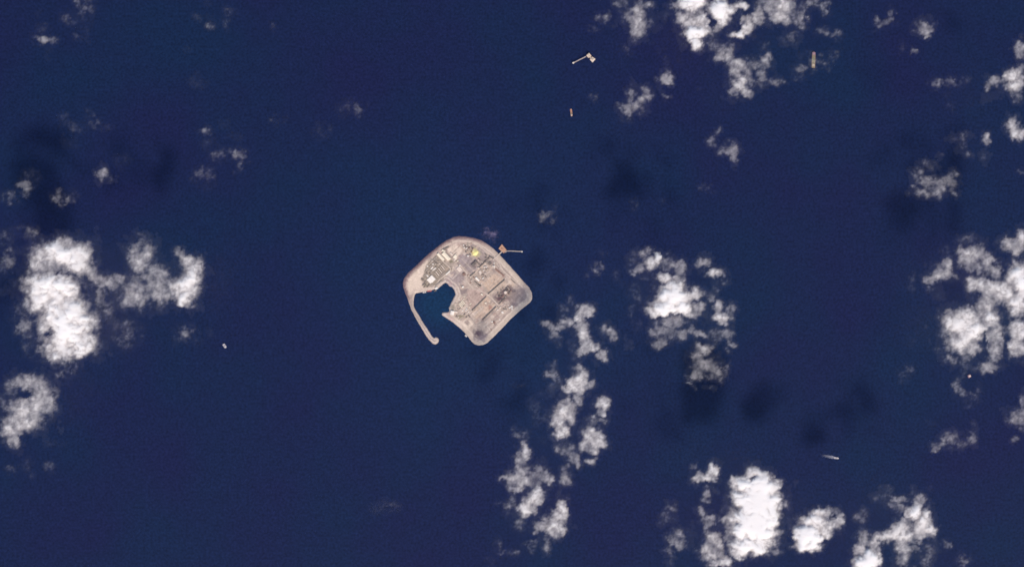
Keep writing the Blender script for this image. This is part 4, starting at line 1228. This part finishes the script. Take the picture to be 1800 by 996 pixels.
cloud('pair of small bright tufts on the north-eastern rim of the great cumulus', 6, [(980, 205, 44, 26, .66), (1050, 262, 48, 26, .76), (1105, 308, 20, 18, .42), (985, 160, 30, 16, .2), (1055, 345, 22, 26, .28)], one='one of the bright tufts on the north-eastern rim of the great cumulus')
cloud('bright oval cloud along the eastern rim of the great cumulus', 6, [(1035, 415, 24, 26, .48), (1075, 470, 32, 40, .7), (1095, 520, 44, 34, .76), (1145, 480, 30, 34, .52), (1090, 550, 24, 14, .6), (1150, 525, 20, 24, .4)])
cloud('drooping grey streak on the south-eastern rim of the great cumulus', 6, [(1110, 610, 30, 24, .36), (1130, 640, 18, 44, .42), (1155, 690, 28, 22, .58), (1120, 720, 24, 14, .42), (1080, 640, 24, 18, .3)])
cloud('feathery grey cloud below the great cumulus with a hooked lower tip', 6, [
    (985, 705, 50, 36, .66), (950, 755, 42, 36, .6), (1010, 790, 62, 40, .54), (960, 820, 50, 36, .5), (1050, 820, 34, 36, .5), (940, 862, 46, 26, .46), (1030, 865, 46, 26, .42), (1080, 850, 30, 24, .5),
    (1125, 800, 16, 18, .5), (1105, 825, 18, 14, .45), (905, 903, 24, 10, .55), (1025, 935, 30, 10, .24), (925, 920, 10, 18, .3), (1075, 890, 16, 16, .35)])
cloud('thin broken streak west of the great cumulus core', 6, [(590, 385, 32, 44, .28), (570, 480, 16, 34, .2), (595, 580, 18, 26, .22), (640, 300, 30, 10, .18), (600, 410, 16, 16, .26), (690, 350, 24, 16, .2)])
cloud('forked grey cloud east of the island shore', 6, [
    (295, 485, 46, 32, .76), (325, 490, 22, 34, .7), (265, 520, 34, 32, .72), (275, 575, 40, 40, .76), (190, 545, 44, 28, .62), (120, 575, 56, 24, .62), (60, 555, 30, 18, .52), (105, 625, 32, 34, .52),
    (290, 625, 36, 34, .7), (300, 675, 44, 34, .66), (290, 715, 52, 28, .66), (350, 695, 34, 26, .66), (392, 750, 32, 30, .76), (250, 740, 30, 18, .4), (160, 480, 20, 22, .36), (215, 435, 16, 26, .3), (145, 660, 14, 24, .25), (215, 700, 16, 22, .3)])
cloud('oval grey wisp east of the forked cloud', 6, [(440, 620, 28, 42, .5), (405, 595, 20, 24, .4), (470, 650, 20, 26, .42), (540, 670, 18, 20, .2), (520, 645, 9, 14, .24), (575, 700, 14, 6, .16)])
cloud('faint broken tuft north of the forked cloud', 6, [(355, 240, 26, 26, .36), (310, 290, 12, 16, .22), (385, 215, 14, 12, .3), (480, 285, 16, 24, .2), (412, 150, 26, 18, .13), (325, 240, 12, 12, .22), (515, 335, 12, 10, .1)])
# --- south
cloud('bright upper knot in the southern chain of clouds', 7, [(440, 185, 48, 40, .86), (400, 210, 26, 26, .75), (435, 130, 18, 30, .6), (465, 160, 26, 26, .72), (490, 190, 22, 22, .6), (440, 255, 24, 26, .6), (405, 190, 18, 20, .62), (450, 285, 18, 18, .42)])
cloud('tall white middle cloud of the southern chain', 7, [(390, 270, 24, 26, .6), (385, 310, 38, 44, .8), (360, 350, 34, 36, .82), (370, 395, 32, 34, .8), (415, 330, 22, 34, .7), (370, 420, 18, 14, .5), (335, 370, 14, 20, .5)])
cloud('curved white cloud on the eastern side of the southern chain', 7, [(548, 275, 28, 30, .72), (545, 310, 20, 18, .6), (540, 345, 32, 16, .42), (500, 370, 24, 26, .4), (495, 415, 36, 36, .78), (525, 440, 32, 40, .78), (475, 460, 30, 28, .72), (515, 480, 24, 20, .6), (500, 530, 24, 18, .62)])
cloud('trailing grey cloud at the waist of the southern chain', 7, [(395, 480, 30, 26, .5), (425, 505, 28, 26, .62), (440, 530, 20, 24, .58), (370, 475, 18, 20, .36), (390, 565, 20, 22, .42), (388, 605, 30, 30, .52), (365, 600, 14, 30, .4)])
cloud('small grey puff northwest of the southern chain', 7, [(325, 140, 26, 22, .52), (340, 165, 16, 16, .4), (335, 110, 14, 14, .32), (330, 205, 16, 26, .2)])
cloud('ragged faint streaks west of the southern chain', 7, [(262, 320, 16, 40, .27), (305, 345, 34, 16, .24), (245, 275, 18, 24, .16), (285, 240, 24, 14, .14), (330, 320, 14, 24, .2), (190, 195, 24, 10, .1), (285, 428, 12, 14, .12)], one='one of the ragged faint streaks west of the southern chain')
cloud('three-cornered grey cloud at the foot of the southern chain', 7, [
    (205, 490, 24, 36, .68), (185, 520, 26, 24, .66), (200, 560, 40, 24, .66), (180, 605, 50, 32, .66), (225, 610, 38, 32, .62), (120, 605, 26, 12, .55), (280, 585, 28, 36, .6), (305, 608, 24, 22, .62), (175, 648, 30, 16, .62), (255, 625, 40, 16, .5), (145, 640, 18, 12, .5)])
cloud('wisp above the three-cornered southern cloud', 7, [(190, 410, 28, 18, .3), (155, 382, 12, 10, .22), (210, 400, 16, 12, .26), (225, 405, 12, 8, .15)])
cloud('bright oval cloud below the three-cornered one', 7, [(260, 675, 32, 30, .8), (240, 705, 34, 32, .84), (210, 740, 32, 30, .8), (235, 735, 30, 24, .8), (275, 710, 18, 26, .6), (195, 770, 20, 12, .5)])
cloud('faint patch on the west side of the bright southern oval', 7, [(140, 735, 20, 38, .3), (180, 805, 24, 24, .38), (155, 690, 14, 20, .35), (125, 760, 14, 14, .22), (90, 712, 10, 14, .2)])
cloud('southernmost bright slanting cloud of the chain', 7, [(370, 730, 24, 34, .8), (385, 770, 18, 38, .72), (345, 775, 34, 34, .82), (340, 825, 42, 34, .82), (370, 830, 22, 30, .7), (280, 815, 34, 24, .62), (300, 785, 24, 20, .55), (310, 870, 26, 18, .6), (305, 905, 18, 26, .52), (265, 835, 18, 14, .5)])
cloud('faint puffs at the very foot of the southern chain', 7, [(238, 905, 24, 18, .36), (245, 885, 18, 10, .28), (200, 900, 10, 10, .15), (150, 932, 22, 13, .32), (115, 935, 18, 10, .26), (85, 900, 18, 22, .18), (55, 965, 14, 12, .2), (70, 885, 8, 8, .14)], one='one of the faint puffs at the very foot of the southern chain')
cloud('barely visible smear alone in the southern open sea', 0, [(675, 890, 20, 9, .17), (665, 885, 12, 6, .1)])
# --- south-east
cloud('largest dazzling white cumulus at the south', 8, [
    (590, 165, 50, 36, .9), (650, 190, 50, 34, .9), (540, 220, 55, 40, .98), (620, 250, 100, 60, 1.15), (700, 240, 44, 46, .9), (520, 300, 55, 50, 1.1), (620, 330, 110, 70, 1.25), (700, 330, 50, 60, 1.12),
    (590, 410, 110, 70, 1.25), (690, 420, 55, 60, 1.1), (560, 490, 90, 60, 1.2), (640, 510, 90, 60, 1.2), (540, 570, 80, 44, 1.1), (620, 580, 60, 40, 1.1), (690, 540, 36, 40, .85), (480, 430, 40, 36, .8),
    (445, 430, 30, 36, .7), (520, 620, 50, 26, .9), (740, 230, 18, 20, .5), (480, 215, 26, 18, .8), (580, 205, 22, 16, -.6), (700, 600, 40, 22, .5), (660, 630, 36, 14, .4), (455, 480, 24, 30, .6), (735, 500, 16, 30, .4)])
cloud('grey-white cloud tucked under the south-west side of the dazzling cumulus', 8, [
    (365, 535, 46, 38, .72), (335, 590, 44, 36, .72), (330, 640, 40, 28, .68), (390, 630, 40, 36, .72), (430, 660, 46, 34, .82), (400, 575, 36, 30, .62), (440, 530, 26, 26, .6), (460, 590, 22, 14, -.3), (375, 680, 40, 18, .7)])
cloud('small blocky white cloud northwest of the dazzling cumulus', 8, [(275, 195, 26, 26, .72), (365, 150, 28, 40, .82), (330, 195, 40, 22, .78), (300, 180, 22, 20, .7), (375, 195, 20, 22, .7), (262, 125, 12, 14, .36), (395, 105, 14, 16, .16)])
cloud('stack of small round puffs west of the dazzling cumulus', 8, [(335, 280, 26, 26, .58), (320, 315, 22, 18, .5), (300, 380, 24, 28, .66), (345, 420, 34, 30, .64), (355, 450, 28, 22, .58), (335, 475, 18, 14, .4), (430, 340, 12, 28, .22)], one='one of the stacked small round puffs west of the dazzling cumulus')
cloud('thin grey cloud on the western side of the southern group', 8, [
    (120, 370, 24, 30, .34), (90, 410, 24, 24, .28), (140, 400, 14, 20, .26), (155, 500, 44, 34, .42), (165, 560, 44, 32, .58), (195, 545, 24, 34, .5), (130, 530, 26, 30, .4), (75, 445, 20, 12, .26), (110, 600, 24, 16, .3), (120, 645, 18, 30, .22), (240, 510, 16, 40, .16)])
cloud('solid white slanting cloud between two larger southern clouds', 8, [
    (960, 390, 60, 26, .85), (910, 440, 50, 40, 1.05), (960, 440, 50, 46, 1.0), (880, 510, 54, 46, 1.12), (930, 520, 56, 50, 1.1), (870, 570, 46, 36, 1.1), (920, 580, 50, 28, 1.05), (1000, 480, 34, 36, .85),
    (1040, 450, 40, 40, .66), (1075, 420, 24, 34, .68), (1050, 385, 34, 16, .5), (1020, 500, 30, 18, .62), (965, 595, 24, 12, .6), (1042, 412, 22, 18, -.3), (1005, 390, 26, 22, .7)])
cloud('sprawling white cloud of many arms at the south-east', 8, [
    (1420, 310, 50, 22, .56), (1380, 340, 30, 34, .42), (1310, 300, 34, 20, .36), (1340, 255, 26, 14, .22), (1410, 370, 34, 30, .5), (1510, 380, 32, 56, .92), (1480, 400, 40, 36, .8), (1540, 305, 22, 34, .55),
    (1570, 420, 36, 50, .82), (1590, 480, 32, 50, .82), (1540, 490, 50, 52, .85), (1430, 470, 52, 46, .84), (1390, 500, 44, 40, .8), (1460, 530, 50, 40, .82), (1310, 525, 44, 30, .76), (1350, 520, 30, 34, .75),
    (1270, 570, 34, 46, .72), (1440, 590, 42, 46, .68), (1430, 650, 40, 40, .6), (1500, 590, 30, 20, .5), (1585, 590, 34, 40, .42), (1570, 640, 40, 24, .32), (1580, 350, 16, 26, .4), (1215, 540, 38, 52, .66), (1215, 490, 26, 28, .6),
    (1200, 420, 36, 26, .42), (1215, 395, 20, 16, .38), (1250, 640, 52, 46, 1.05), (1220, 670, 62, 34, 1.15), (1280, 660, 34, 40, .95), (1190, 600, 28, 36, .7), (1500, 270, 14, 20, .24)])
cloud('small faint puff east of the sprawling southern cloud', 8, [(1685, 560, 24, 26, .42), (1640, 492, 18, 12, .24), (1660, 580, 12, 10, .2)])
cloud('faint grey tuft at the south edge in the south-east', 8, [(1785, 655, 30, 24, .36), (1755, 680, 18, 14, .3), (1545, 685, 34, 14, .3), (1590, 245, 14, 10, .16)])
